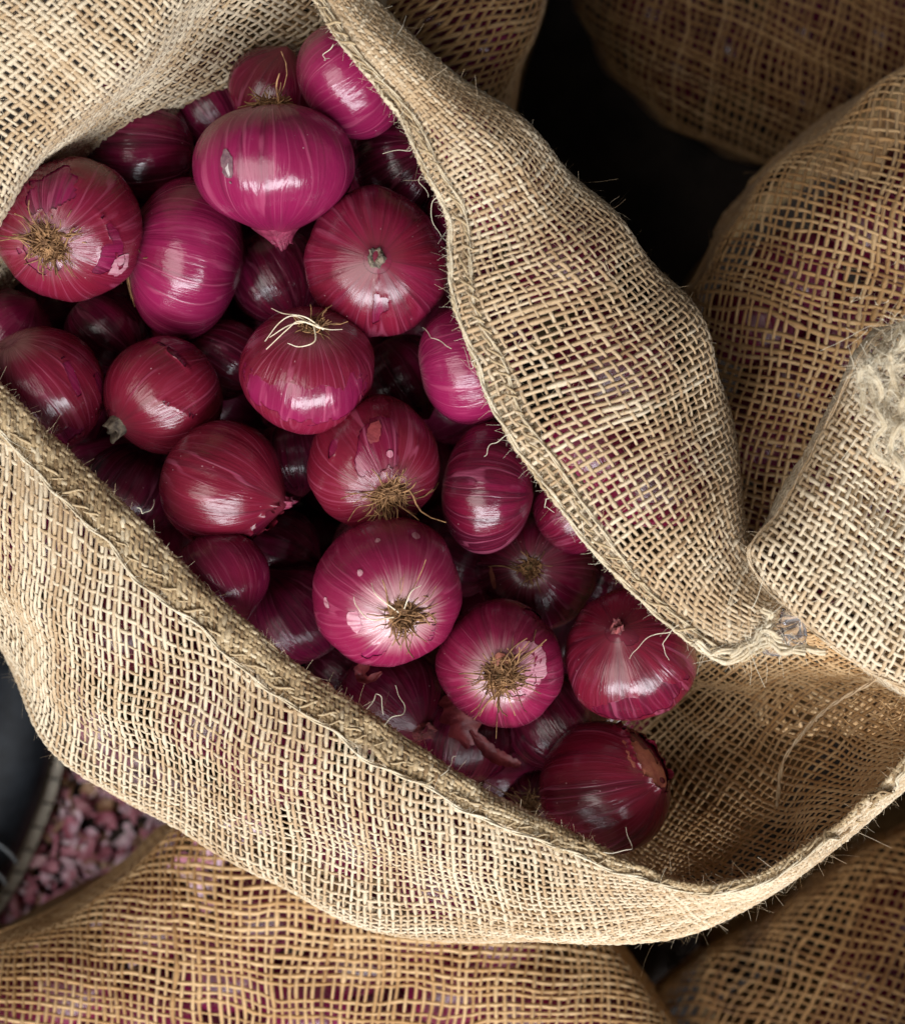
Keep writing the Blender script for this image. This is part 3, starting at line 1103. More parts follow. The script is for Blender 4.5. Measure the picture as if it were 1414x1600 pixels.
def onion(key, label, px, py, Rpx, f, axis, z=0.0, seed=0, red=0.5, tone=0.5, pale=0.25, nh=0.16, nw=0.24, spin=0.0,
          root=None, neck=None, lump=1.0, k=0.88, eff=None):
    z = place_z(px, py, (eff or 0.93) * Rpx, z, k)
    s = (CAM_H - z) / CAM_H
    R = Rpx * PXM * s
    c = P(px, py, z)
    SPHERES.append((c, R * (eff or 0.93)))
    e = empty('onion', c)
    e.rotation_mode = 'QUATERNION'
    fq = frame_of((axis[0], -axis[1], axis[2]), spin)     # axis given in picture sense: x right, y down, z to the viewer
    vq = Vector((0, 0, 1)).rotation_difference((Vector((0, 0, CAM_H)) - Vector(c)).normalized())
    q = vq @ fq
    e.rotation_quaternion = q
    tag(e, label, 'onion', GROUP)
    props = dict(seed=float(seed) * 0.37 + 0.11, red=red, tone=tone, pale=pale)
    o = bulb('bulb', R, f, nh, nw, seed, e, lump=lump)
    for k_, v_ in props.items(): o[k_] = v_
    info = dict(e=e, q=q, fq=fq, R=R, f=f, nh=nh, nw=nw, seed=seed, c=c, px=px, py=py, Rpx=Rpx, props=props, on=(R, f, nh, nw, seed, lump))
    ONI[key] = info
    if root is not None:
        plate = root_plate(e, R, f)
        info['plate'] = plate
        root_tuft(plate, e, R, f, seed + 500, **root)
    if neck is not None:
        neck_part(e, R, f, nh, seed + 900, **neck)
    return info


def loc(info, px, py):
    """(phi, v) on the bulb under a photograph pixel"""
    d = Vector(((px - info['px']) / info['Rpx'], -(py - info['py']) / info['Rpx'], 0))
    # ray along -Z against the oblate bulb, solved in the local frame
    qi = info['fq'].inverted()
    o_ = qi @ (d + Vector((0, 0, 3)))
    w = qi @ Vector((0, 0, -1))
    f = info['f']
    S = lambda p_: Vector((p_.x, p_.y, p_.z / f))
    o2, w2 = S(o_), S(w)
    A_, B_, C_ = w2.dot(w2), 2 * o2.dot(w2), o2.dot(o2) - 1
    D_ = B_ * B_ - 4 * A_ * C_
    t = (-B_ - math.sqrt(max(D_, 0))) / (2 * A_)
    h = o2 + w2 * t
    h.normalize()
    return math.atan2(h.y, h.x), math.acos(max(-1, min(1, h.z))) / math.pi


def skin(key, holes, name='outer_skin', mat=None, red=None, tone=None, **kw):
    i = ONI[key]
    hs = []
    for (x, y, a, b_, rot) in holes:
        p, v = loc(i, x, y)
        hs.append((p, v, a, b_, rot))
    o = shell(name, i['on'], hs, i['e'], mat or SHELL, seed=i['seed'] + 40, **kw)
    for k_, v_ in i['props'].items(): o[k_] = v_
    o['seed'] = i['props']['seed'] + 0.5
    if red is not None: o['red'] = red
    if tone is not None: o['tone'] = tone
    return o


def patch(key, x, y, a, b_, rot, mat, name='flake_or_glint', jag=0.35, lift=0.016, sd=0, curl=0.0):
    i = ONI[key]
    p, v = loc(i, x, y)
    o = shell(name, i['on'], [(p, v, a, b_, rot)], i['e'], mat, keep_inside=True, seed=i['seed'] + 60 + sd, jag=jag, lift=lift, curl=curl, vmax=0.99, vmin=0.0, nphi=150, nv=100)
    for k_, v_ in i['props'].items(): o[k_] = v_
    return o


RT = dict(n=80, length=0.30)
# ---- top layer (the ones lying highest first)
onion('o3', 'large glossy onion with grey scar on its side, neck pointing down the picture', 428, 258, 127, .72, (.02, 1, -.05), .022, 3, red=.28, tone=.75, nh=.15, nw=.30,
      root=dict(n=60, length=.20), neck=dict(length=.10, r0=.30, r1=.11, crumple=.22, sink=.12, mat=NECK_SKIN), spin=.4)
onion('o23', 'largest bright pink onion, dark root tuft facing up, curled peel at its lower edge', 605, 925, 116, .92, (-.20, -.33, -.92), .022, 23, red=.05, tone=1.35, pale=.85, root=dict(n=110, length=.26), spin=1.0)
onion('o15', 'magenta onion with long white root threads on its top side', 482, 578, 105, .83, (-.06, .74, -.62), .018, 15, red=.42, tone=.9, pale=.15, root=dict(n=46, length=.2), spin=.2)
onion('o1', 'shiny magenta onion half under the hem at the top of the mouth', 548, 128, 92, .80, (.80, -.55, .10), .012, 1, red=.05, tone=.85, spin=2.0)
onion('o7', 'round onion with dark dried neck scar facing up, beside the right hem', 588, 412, 112, .86, (.02, -.06, 1), .008, 7, red=.55, tone=.6, nh=.05, nw=.2,
      neck=dict(length=.035, r0=.13, r1=.09, crumple=.22, sink=.03, mat=NECK_GREY), spin=.3)
onion('o5', 'onion with wide root tuft facing up and cracked outer skin, under the left fold', 108, 358, 112, .90, (.27, -.22, -.93), .010, 5, red=.45, tone=.55, pale=.14, root=dict(n=150, length=.24, spread=1.35), spin=.5)
onion('o6', 'onion lying edge-on with its root tuft to the left, below the scarred one', 290, 405, 122, .70, (.96, .22, -.10), .002, 6, red=.40, tone=.7, pale=.2, nh=.03, root=dict(n=60, length=.45), spin=1.1)
onion('o21', 'onion with violet bare patch and straggly brown roots, above the largest one', 585, 725, 104, .90, (-.22, -.46, -.82), .008, 21, red=.75, tone=.75, pale=.12, root=dict(n=95, length=.36), spin=.7)
onion('o18', 'pale violet onion half hidden under the right hem, wavy crosswise veins', 730, 572, 92, .82, (1, -.12, .05), .004, 18, red=.0, tone=.95, spin=.9)
onion('o22', 'narrow dark red onion lying edge-on below the right hem', 762, 763, 100, .70, (.99, .08, .12), .002, 22, red=.80, tone=.45, nh=.01, spin=.2)
onion('o29', 'onion with pale peeled ring round a large straw-coloured root tuft', 782, 1037, 98, .93, (.02, -.20, -.96), .006, 29, red=.20, tone=.65, pale=.6, root=dict(n=140, length=.34, spread=1.25), spin=.2)
onion('o30', 'dark red onion with small dried neck, beside the pointed tip of the hem', 985, 1022, 103, .88, (-.20, -.36, .90), .004, 30, red=.85, tone=.5, nh=.10, nw=.22,
      neck=dict(length=.05, r0=.12, r1=.07, crumple=.25, sink=.05), spin=.5)
onion('o20', 'crimson onion whose pointed torn neck points right', 348, 757, 97, .93, (.88, .27, .38), .002, 20, red=.80, tone=.6, nh=.22, nw=.28,
      neck=dict(length=.05, r0=.13, r1=.08, crumple=.3, sink=.12, mat=NECK_SKIN), spin=.6)
onion('o32', 'dark maroon onion with torn curling skin, lowest in the mouth', 943, 1232, 101, .98, (.80, -.12, .50), -.012, 32, red=.75, tone=.55, nh=.05, spin=.4)
onion('o12', 'onion with a dark split in its skin, at the left edge above the hem', 62, 610, 100, .92, (.45, .75, -.40), .000, 12, red=.50, tone=.7, pale=.3, spin=.4)
onion('o14', 'brownish red onion with short grey neck stub at lower left', 256, 617, 93, .93, (-.74, .50, .42), -.008, 14, red=1.0, tone=.55, nh=.10, nw=.22,
      neck=dict(length=.12, r0=.19, r1=.16, crumple=.12, sink=.08, mat=NECK_GREY), spin=.3)
onion('o24', 'red onion partly covered by the lower-left hem', 342, 905, 78, .90, (.3, .5, .2), .012, 24, red=.6, tone=1.0, spin=.3)
# ---- second layer; heap shade also put into mostly darker skin tones
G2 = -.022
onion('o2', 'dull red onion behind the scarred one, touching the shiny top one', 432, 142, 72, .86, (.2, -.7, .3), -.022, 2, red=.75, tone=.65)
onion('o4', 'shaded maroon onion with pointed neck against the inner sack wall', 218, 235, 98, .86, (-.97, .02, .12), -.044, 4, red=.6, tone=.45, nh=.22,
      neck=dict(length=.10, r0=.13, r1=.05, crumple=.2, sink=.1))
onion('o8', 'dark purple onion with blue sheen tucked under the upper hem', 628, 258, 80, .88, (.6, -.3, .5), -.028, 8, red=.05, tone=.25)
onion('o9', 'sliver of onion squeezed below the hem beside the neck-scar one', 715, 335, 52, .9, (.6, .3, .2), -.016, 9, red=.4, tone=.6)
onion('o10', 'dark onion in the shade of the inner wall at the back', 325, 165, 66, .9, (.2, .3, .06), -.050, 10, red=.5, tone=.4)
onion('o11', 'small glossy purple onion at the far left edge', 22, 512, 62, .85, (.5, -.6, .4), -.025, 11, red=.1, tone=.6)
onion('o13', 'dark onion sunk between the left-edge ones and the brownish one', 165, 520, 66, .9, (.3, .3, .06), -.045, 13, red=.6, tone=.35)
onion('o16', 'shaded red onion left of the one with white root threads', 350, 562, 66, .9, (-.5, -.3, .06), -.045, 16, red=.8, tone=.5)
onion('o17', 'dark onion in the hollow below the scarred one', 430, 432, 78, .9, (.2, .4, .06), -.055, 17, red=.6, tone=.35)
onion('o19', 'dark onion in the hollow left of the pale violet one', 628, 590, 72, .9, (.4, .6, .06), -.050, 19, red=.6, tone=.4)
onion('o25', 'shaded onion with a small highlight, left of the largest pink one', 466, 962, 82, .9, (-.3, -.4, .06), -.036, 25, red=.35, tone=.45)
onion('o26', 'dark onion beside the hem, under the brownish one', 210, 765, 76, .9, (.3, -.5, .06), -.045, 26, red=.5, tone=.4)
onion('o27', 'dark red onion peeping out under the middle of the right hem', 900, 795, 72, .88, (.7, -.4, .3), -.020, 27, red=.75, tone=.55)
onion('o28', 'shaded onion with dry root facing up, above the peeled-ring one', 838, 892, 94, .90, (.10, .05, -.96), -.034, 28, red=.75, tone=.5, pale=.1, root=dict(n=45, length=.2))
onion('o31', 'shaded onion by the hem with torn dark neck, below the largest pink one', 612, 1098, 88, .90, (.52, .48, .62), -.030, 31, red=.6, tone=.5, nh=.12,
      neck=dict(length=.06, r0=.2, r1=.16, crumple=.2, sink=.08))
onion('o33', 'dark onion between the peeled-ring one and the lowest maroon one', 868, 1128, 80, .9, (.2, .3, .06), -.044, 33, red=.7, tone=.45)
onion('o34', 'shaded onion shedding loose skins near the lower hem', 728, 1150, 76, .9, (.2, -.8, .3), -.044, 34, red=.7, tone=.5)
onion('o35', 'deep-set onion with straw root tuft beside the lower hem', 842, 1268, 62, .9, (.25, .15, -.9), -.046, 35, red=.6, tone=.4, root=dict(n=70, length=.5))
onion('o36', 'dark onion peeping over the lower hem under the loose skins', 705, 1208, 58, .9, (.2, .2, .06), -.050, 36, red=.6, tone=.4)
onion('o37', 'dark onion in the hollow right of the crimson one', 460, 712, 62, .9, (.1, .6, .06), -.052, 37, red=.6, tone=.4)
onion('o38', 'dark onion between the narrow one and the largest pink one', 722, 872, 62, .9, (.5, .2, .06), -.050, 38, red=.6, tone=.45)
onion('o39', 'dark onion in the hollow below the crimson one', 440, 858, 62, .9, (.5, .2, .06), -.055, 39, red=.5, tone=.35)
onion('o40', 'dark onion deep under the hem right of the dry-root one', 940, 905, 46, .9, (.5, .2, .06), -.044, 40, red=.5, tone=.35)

onion('o41', 'dark onion in the gap between the largest pink one and the lower hem', 530, 1045, 56, .9, (.3, .2, .06), -.055, 41, red=.5, tone=.35)

# ---- skins, scars, flakes, one painted glint and long roots
skin('o5', [(85, 300, .30, .42, .5), (78, 383, .42, .42, 0), (175, 370, .07, .5, 1.2), (160, 400, .22, .16, 0)], red=.75, tone=.75)
skin('o12', [(108, 590, .06, .42, .35), (150, 600, .13, .28, .2), (90, 680, .3, .2, 0)], red=.8, tone=.8)
skin('o14', [(270, 555, .05, .36, 1.5), (285, 640, .04, .6, .9), (190, 660, .35, .3, 0)], red=1.0, tone=.7)
skin('o21', [(590, 700, .34, .42, .1), (607, 770, .30, .25, 0), (520, 700, .08, .2, 1)], red=.9, tone=.8)
skin('o23', [(627, 962, .26, .26, 0), (672, 976, .04, .40, 1.0), (590, 1010, .10, .22, .3)], red=.05, tone=1.3, curl=.01)
skin('o29', [(785, 1055, .55, .52, 0), (830, 960, .12, .30, .5)], red=.25, tone=.62)
skin('o30', [(1000, 1105, .75, .34, 0), (985, 1000, .1, .1, 0)], red=.95, tone=.55, curl=.003, lift=.005)
skin('o32', [(1015, 1190, .34, .55, .1)], red=.8, tone=.6, curl=.09)
skin('o7', [(588, 480, .05, .42, 0), (595, 470, .10, .12, 0)], red=.6, tone=.62)
skin('o20', [(410, 815, .28, .3, 0), (425, 790, .16, .2, 0)], red=.85, tone=.7, curl=.06)
skin('o15', [(480, 630, 1.2, .36, 0), (410, 610, .3, .3, 0)], red=.75, tone=.85, curl=.002, lift=.004)
patch('o3', 360, 262, .075, .23, -.1, SCAR_D, 'scar', .4, .012)
patch('o3', 361, 267, .024, .11, -.15, SCAR_P, 'scar', .5, .018)
patch('o21', 607, 713, .045, .05, 0, FLAKE, 'scar', .2)
patch('o21', 585, 680, .08, .14, .4, FLAKE_RED, 'flake_or_glint', .6)
patch('o23', 560, 970, .13, .10, .1, FLAKE, 'flake_or_glint', .5)
patch('o23', 515, 940, .04, .07, .8, FLAKE, 'flake_or_glint', .6)
patch('o23', 645, 845, .06, .05, .2, FLAKE, 'flake_or_glint', .6)
patch('o23', 590, 848, .035, .04, .2, FLAKE, 'flake_or_glint', .5, sd=4)
patch('o23', 565, 895, .035, .04, .2, FLAKE, 'flake_or_glint', .5, sd=5)
patch('o29', 825, 1040, .42, .30, .3, FLAKE, 'flake_or_glint', .25)
patch('o5', 182, 408, .15, .13, .3, FLAKE, 'flake_or_glint', .5)  # highlight on crinkled peel, painted as a pale patch
patch('o28', 775, 905, .22, .05, 0, FLAKE_ORANGE, 'flake_or_glint', .5)
patch('o32', 1012, 1200, .22, .50, .1, FLAKE_ORANGE, 'flake_or_glint', .4, .012)
patch('o29', 785, 1035, .14, .09, .2, FLAKE_ORANGE, 'flake_or_glint', .2, .05)


def long_roots(key, lines, rad, mat, lift=0.0045):
    """thread roots that lie over the bulb, given along the photograph's curves but on the bulb's real surface"""
    i = ONI[key]
    for ln in lines:
        pts = []
        for (x, y, up) in ln:
            d = np.array([(x - i['px']) / i['Rpx'], -(y - i['py']) / i['Rpx']])
            h = math.sqrt(max(0.0, 1 - min(0.98, float(d @ d))))
            w = Vector((d[0] * i['R'], d[1] * i['R'], h * i['R'] * 0.97 + up))
            pts.append(i['fq'].inverted() @ w)
        c = catmull(np.array([list(p_) for p_ in pts]), 24)[None]
        v_, q_ = tubes(c, np.full((1, 24), rad) * np.linspace(1.15, .6, 24)[None], 5)
        mesh_obj('root_thread', v_, q_, mat, i.get('plate') or i['e'])


long_roots('o15', [[(492, 512, .002), (462, 498, .006), (440, 508, .005), (418, 536, .003)], [(500, 516, .002), (470, 506, .006), (452, 518, .005), (420, 548, .003)],
                   [(505, 518, .002), (478, 500, .007), (445, 494, .006), (427, 485, .006)], [(490, 510, .003), (492, 535, .004), (470, 544, .004), (452, 539, .004)],
                   [(475, 505, .004), (500, 515, .005), (515, 518, .004), (533, 517, .003)], [(486, 506, .004), (455, 512, .005), (425, 530, .003)]], .00032, ROOT_PALE)
long_roots('o21', [[(605, 772, .002), (580, 785, .005), (560, 790, .004), (545, 812, .003)], [(600, 770, .003), (585, 765, .006), (575, 772, .004), (553, 784, .003)],
                   [(612, 765, .002), (618, 745, .005), (632, 748, .004), (628, 790, .003)], [(605, 775, .003), (590, 800, .004), (575, 803, .004), (560, 812, .003)]], .00028, ROOT)
long_roots('o23', [[(622, 955, .003), (590, 930, .005), (582, 912, .003)], [(615, 962, .003), (580, 965, .005), (560, 945, .004), (556, 932, .003)], [(630, 950, .003), (640, 925, .005), (655, 915, .004)]], .00026, ROOT_PALE)


def loose_strip(parent, pts, wid, mat, name, seed, local=None):
    """thin curled strip of dry skin along pts"""
    r = np.random.default_rng(seed)
    n_, m_ = 26, 7
    c = catmull(np.array(pts, float), n_)
    t = np.gradient(c, axis=0); t /= np.linalg.norm(t, axis=1, keepdims=True)
    bn = np.cross(t, [0.1, 0.15, 1.0]); bn /= np.linalg.norm(bn, axis=1, keepdims=True)
    nn = np.cross(bn, t)
    s_ = np.linspace(-1, 1, m_)
    w = wid * (np.sin(np.linspace(0.25, math.pi - .12, n_))**.6) * (1 + .2 * wobble(np.arange(n_) * 1.0, np.zeros(n_), seed, 5))
    X = c[:, None] + bn[:, None] * (w[:, None] * s_[None])[..., None] + nn[:, None] * ((w * .5)[:, None] * (s_**2)[None] + .0003 * r.normal(0, 1, (n_, m_)))[..., None]
    X2 = X + nn[:, None] * 0.00025
    V = np.concatenate([X.reshape(-1, 3), X2.reshape(-1, 3)])
    idx = np.arange(n_ * m_).reshape(n_, m_)
    Q = np.stack([idx[:-1, :-1], idx[1:, :-1], idx[1:, 1:], idx[:-1, 1:]], -1).reshape(-1, 4)
    Q = np.concatenate([Q, Q[:, ::-1] + n_ * m_])
    if local is not None:
        V = np.array([list(local['q'].inverted() @ (Vector(p_) - Vector(local['c']))) for p_ in V])
    return mesh_obj(name, V, Q, mat, parent)


i23 = ONI['o23']
loose_strip(i23['e'], PX([(590, 1020, .012), (572, 1038, .010), (562, 1052, .004), (575, 1062, .006), (597, 1050, .010)]), .0026, FLAKE_RED, 'curled_peel', 1, i23)
i29 = ONI['o29']
loose_strip(i29['e'], PX([(720, 1088, .010), (708, 1080, .014), (698, 1072, .016)]), .003, FLAKE, 'curled_peel', 2, i29)
i34 = ONI['o34']
zz = i34['c'][2] + .024
lp = loose_strip(None, PX([(700, 1085, zz), (718, 1120, zz + .004), (735, 1165, zz)]), .0080, FLAKE_RED, 'onion_peel', 3)
tag(lp, 'broad loose red peel lying on the onion shedding skins', 'onion peel')
lp = loose_strip(None, PX([(735, 1140, zz + .003), (765, 1175, zz + .002), (790, 1188, zz + .004), (813, 1195, zz + .004)]), .0035, FLAKE_RED, 'onion_peel', 4)
tag(lp, 'narrow loose peel with a pointed tip sticking out over the dark gap', 'onion peel')

# ---- onions further down the heap and behind the cloth: one mesh each
FILL = []
for s_ in range(5):
    o = bulb('onion', 0.030, .86 + .03 * s_, .16, .24, 700 + s_, None, 40, 26)
    FILL.append(o.data)
    bpy.data.objects.remove(o)


def filler(px, py, z, Rpx, label, group, seed, limit=True, k=.9):
    r = random.Random(seed)
    if limit: z = place_z(px, py, Rpx * .93, z, k)
    R = Rpx * PXM * (CAM_H - z) / CAM_H
    c = P(px, py, z)
    SPHERES.append((c, R * .93))
    o = bpy.data.objects.new('onion', FILL[seed % 5])
    COL.objects.link(o)
    o.location = c
    o.scale = (R / .03,) * 3
    o.rotation_euler = (r.uniform(0, 6.28), r.uniform(0, 6.28), r.uniform(0, 6.28))
    o['seed'] = r.uniform(0, 9); o['red'] = r.uniform(.2, .9); o['tone'] = r.uniform(.4, .8); o['pale'] = .08
    tag(o, label, 'onion', group)
    return o


k = 0
for yy in range(150, 1340, 118):
    for xx in range(60, 1080, 118):
        x, y = xx + (yy // 118 % 2) * 59, yy
        # inside the mouth only
        m_, _, _ = poly_sd(np.array([x * 1.0]), np.array([y * 1.0]), [(20, 420), (120, 260), (480, 60), (660, 260), (760, 640), (950, 970), (960, 1150), (930, 1290), (640, 1140), (330, 900), (40, 620)])
        if m_[0] > -45:
            filler(x, y, -.062, 76, 'dark onion deep in the heap below the visible top layers', 'onions deep in the open sack', k)
            k += 1

# pressed against the cloth from inside
for (x, y, z, R) in [(800, 300, .022, 75), (880, 400, .028, 88), (960, 560, .034, 92), (1030, 740, .026, 88), (930, 690, .020, 80), (720, 200, .018, 62)]:
    filler(x, y, z - .024, R, 'onion showing faintly through the weave of the right wall of the open sack', 'onions behind the right wall', k, False); k += 1
for (x, y, z, R) in [(70, 830, .008, 90), (200, 960, .012, 92), (330, 1090, .010, 92), (430, 1170, .008, 92), (560, 1280, .004, 92), (690, 1350, .002, 85)]:
    filler(x, y, z - .030, R, 'onion showing faintly through the weave of the lower-left wall of the open sack', 'onions behind the lower-left wall', k, False); k += 1

# ================================================================== NEIGHBOURING SACKS
def full_sack(label, name='jute_sack'):
    e = empty(name, (0, 0, FLOOR_Z))
    e['world_parts'] = 1
    tag(e, label, 'sack', 'full jute sacks round the open one')
    return e


def clamp_poly(poly, x0, y0, x1, y1):
    return [(min(max(x, x0), x1), min(max(y, y0), y1)) for x, y in poly]


def inside(spots, zc, Rr, lab, grp):
    global k
    for (x, y) in spots:
        filler(x, y, zc + random.uniform(-.004, .004), Rr + random.uniform(-8, 8), lab, grp, k, False)
        k += 1


# right sack
eE = full_sack('brown jute sack at the right, its pale top flap turned over beside the open one')
polyE = [(1072, 455), (1108, 418), (1128, 370), (1180, 296), (1300, 190), (1414, 108), (1560, 10), (1760, 10), (1760, 1160), (1200, 1160), (1130, 850), (1090, 620)]
spE = [(1240, 430), (1340, 350), (1330, 520), (1230, 590), (1420, 430), (1250, 740), (1450, 290), (1330, 640), (1420, 560), (1180, 500), (1180, 680), (1190, 830), (1520, 380), (1500, 480), (1340, 760), (1430, 680), (1290, 880), (1410, 830)]
sE = drape_surf(polyE, (940, -60, 1560, 1130), -.105, .055, [(x, y, 70, .006) for x, y in spE[:7]] + [(1165, 640, 60, .012)], seed=51)
skirt(eE, clamp_poly(polyE, 1000, 0, 1700, 1160), -0.2, .93)
weave('sack_weave', sE, eE, JUTE_BROWN, ang1=14, ang2=103, pitch=.0042, rad=.00098, seed=51, fuzz=.16, tone=.62)
inside(spE, -.108, 78, 'onion showing faintly through the weave of the right-hand sack', 'onions in the right-hand sack')
polyF = [(1480, 492), (1414, 506), (1372, 522), (1338, 565), (1302, 640), (1262, 720), (1216, 800), (1168, 858), (1190, 910), (1240, 960), (1300, 1010), (1360, 1050), (1414, 1075), (1520, 1115), (1760, 1115), (1760, 492)]
sF = drape_surf(polyF, (1080, 400, 1560, 1200), .050, .012, [(1330, 900, 150, .010), (1400, 760, 60, -.006), (1290, 780, 60, .004)], bump=.0018, wl=.05, seed=52, step=4)


def clipF(a, b, c):
    return c[..., 2] > .012


weave('top_flap', sF, eE, JUTE, ang1=36, ang2=118, pitch=.0033, rad=.00088, seed=52, ns=3, fuzz=.30, tone=.85, clip=clipF)  # cloth of the same brown sack; its brighter light put into paler yarn
fl = np.array([(1480, 492), (1414, 506), (1372, 522), (1338, 565), (1302, 640), (1262, 720), (1216, 800), (1170, 858), (1190, 910), (1240, 960), (1300, 1010), (1360, 1050), (1414, 1075), (1520, 1115)], float)
cord('flap_edge', catmull(PX(np.c_[fl, np.full(len(fl), .052)]), 420), .0008, eE, JUTE, 53, 2, 220, .7, fuzz=1.2)
# bunched, torn folds where the flap was tied
for j, pts in enumerate([[(1440, 520), (1398, 540), (1362, 585), (1378, 640), (1388, 690)], [(1450, 548), (1415, 572), (1390, 600), (1400, 668), (1432, 720)], [(1440, 600), (1405, 630), (1398, 700), (1416, 760)],
                         [(1430, 512), (1385, 530), (1352, 575), (1338, 640)], [(1450, 530), (1400, 556), (1385, 585), (1410, 640), (1450, 660)], [(1350, 570), (1372, 600), (1368, 660), (1385, 730)]]):
    c = catmull(PX([(x, y, .074 + .003 * (j % 3)) for x, y in pts]), 60)
    c = c + .0022 * np.stack([wobble(np.arange(60.), 0 * np.arange(60.), 900 + 3 * j + q, 20) for q in range(3)], -1)
    cord('tie_strand', c, .0012, eE, TWINE, 60 + j, 4, 60, .4, fuzz=5)
r = np.random.default_rng(78)
tp = P(1400, 620, .078) + r.normal(0, 1, (600, 3)) * np.array([.010, .022, .003])
fibres('frayed_tuft', tp, np.tile([.3, 1.0, 0], (600, 1)), np.tile([0, 0, 1.0], (600, 1)), 260, .006, eE, TWINE, r, .8, rad=.00008, lift=.4)

# top sack
eH = full_sack('brown jute sack touching the top edge behind the open sack\'s hem')
polyH = [(470, 110), (640, 190), (770, 230), (800, 140), (836, 70), (850, 0), (880, -1500), (330, -1500), (330, -20)]
spH = [(660, 20), (740, 60), (770, -40)]
sH = drape_surf(polyH, (440, -150, 960, 330), -.13, .05, [(x, y, 70, .006) for x, y in spH], seed=54)
skirt(eH, clamp_poly(polyH, 330, -300, 900, 300), -0.22, .93)
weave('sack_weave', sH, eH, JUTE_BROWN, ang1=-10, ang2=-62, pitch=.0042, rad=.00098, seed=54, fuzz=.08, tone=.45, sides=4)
inside(spH, -.128, 75, 'onion showing faintly through the weave of the top sack', 'onions in the top sack')

# upper-right sack, standing lower in the shade
eI = full_sack('dark shaded jute sack in the upper right corner beyond the black gap')
polyI = [(880, -1500), (905, 10), (955, 110), (1040, 190), (1140, 240), (1280, 270), (3000, 250), (3000, -1500)]
spI = [(1030, 20), (1140, 80), (1260, 60), (1380, 60), (1260, 160), (1060, 100)]
sI = drape_surf(polyI, (800, -150, 1560, 420), -.38, .06, [(x, y, 75, .012) for x, y in spI], seed=55)
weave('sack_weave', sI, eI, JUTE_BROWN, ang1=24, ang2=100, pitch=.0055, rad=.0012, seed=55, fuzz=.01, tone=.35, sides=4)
inside(spI, -.410, 75, 'onion showing faintly through the weave of the shaded upper-right sack', 'onions in the upper-right sack')

# bottom sack
eG = full_sack('full brown jute sack along the bottom edge under the open sack')
polyG = [(-320, 1640), (-120, 1520), (0, 1472), (105, 1430), (190, 1368), (262, 1302), (340, 1240), (520, 1230), (800, 1330), (930, 1450), (1000, 1535), (1065, 1615), (1150, 1850), (-320, 1850)]
spG = [(240, 1430), (120, 1530), (360, 1500), (480, 1560), (560, 1480), (700, 1530), (820, 1560), (250, 1580), (600, 1600), (420, 1400), (130, 1640), (370, 1620), (480, 1660), (720, 1640), (860, 1660), (940, 1600), (660, 1420), (780, 1450), (20, 1580), (540, 1370)]
sG = drape_surf(polyG, (-220, 1120, 1240, 1760), -.155, .050, [(x, y, 75, .005) for x, y in spG[:10]], seed=56)
skirt(eG, clamp_poly(polyG, -320, 1200, 1240, 1850), -0.25, .84)
weave('sack_weave', sG, eG, JUTE_BROWN, ang1=4, ang2=93, pitch=.0044, rad=.00098, seed=56, fuzz=.16, tone=.66)
inside(spG, -.164, 78, 'onion showing faintly through the weave of the bottom sack', 'onions in the bottom sack')

# bottom-right sack in shade
eJ = full_sack('dark shaded jute sack in the lower right corner')
polyJ = [(985, 2000), (1000, 1640), (1030, 1545), (1110, 1480), (1200, 1430), (1290, 1370), (1420, 1290), (1640, 1190), (1800, 1190), (1800, 1900)]
spJ = [(1360, 1520), (1420, 1440), (1410, 1590), (1340, 1620)]
def loose_side(x, y):
    f = np.clip((1300 - x) / 230, 0, 1)
    f = f * f * (3 - 2 * f)
    return f * (-.075 + .010 * np.sin(x * .085 + y * .022) + .005 * np.sin(x * .19 - y * .01))


sJ = drape_surf(polyJ, (880, 1120, 1600, 1760), -.27, .06, [(x, y, 70, .008) for x, y in spJ], seed=57, tilt=loose_side)
skirt(eJ, clamp_poly(polyJ, 1100, 1150, 1700, 1850), -0.36, .93)
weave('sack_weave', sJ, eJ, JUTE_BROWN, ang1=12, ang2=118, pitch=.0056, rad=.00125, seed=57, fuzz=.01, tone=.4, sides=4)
inside(spJ, -.292, 75, 'onion showing faintly through the weave of the shaded lower-right sack', 'onions in the lower-right sack')

# added sack, out of view beyond the lower right corner; it keeps the low front light off the gap
eK = full_sack('unseen jute sack added beyond the lower right corner to block low light')
polyK = [(1120, 3200), (1130, 2050), (1200, 1880), (1330, 1790), (1500, 1740), (1800, 1680), (2300, 1640), (2800, 1700), (2800, 3200)]
sK = drape_surf(polyK, (1000, 1560, 2300, 2500), -.06, .06, seed=58)
skirt(eK, clamp_poly(polyK, 1000, 1600, 2300, 2700), -0.15, .93)
weave('sack_weave', sK, eK, JUTE_BROWN, ang1=4, ang2=93, pitch=.0070, rad=.0026, seed=58, fuzz=0, tone=.5, sides=3, margin=900)

# ================================================================== FLOOR THINGS
# litter of broken skins
r = np.random.default_rng(91)
LITTER = []
for nm_, c1_, c2_ in (('litter_pink', (.62, .34, .46), (.85, .68, .76)), ('litter_red', (.40, .10, .16), (.62, .26, .34)), ('litter_brown', (.30, .15, .09), (.48, .30, .18))):
    LITTER.append(plain(nm_, c1_, c2_, 60, .5, .4, .001, .5))


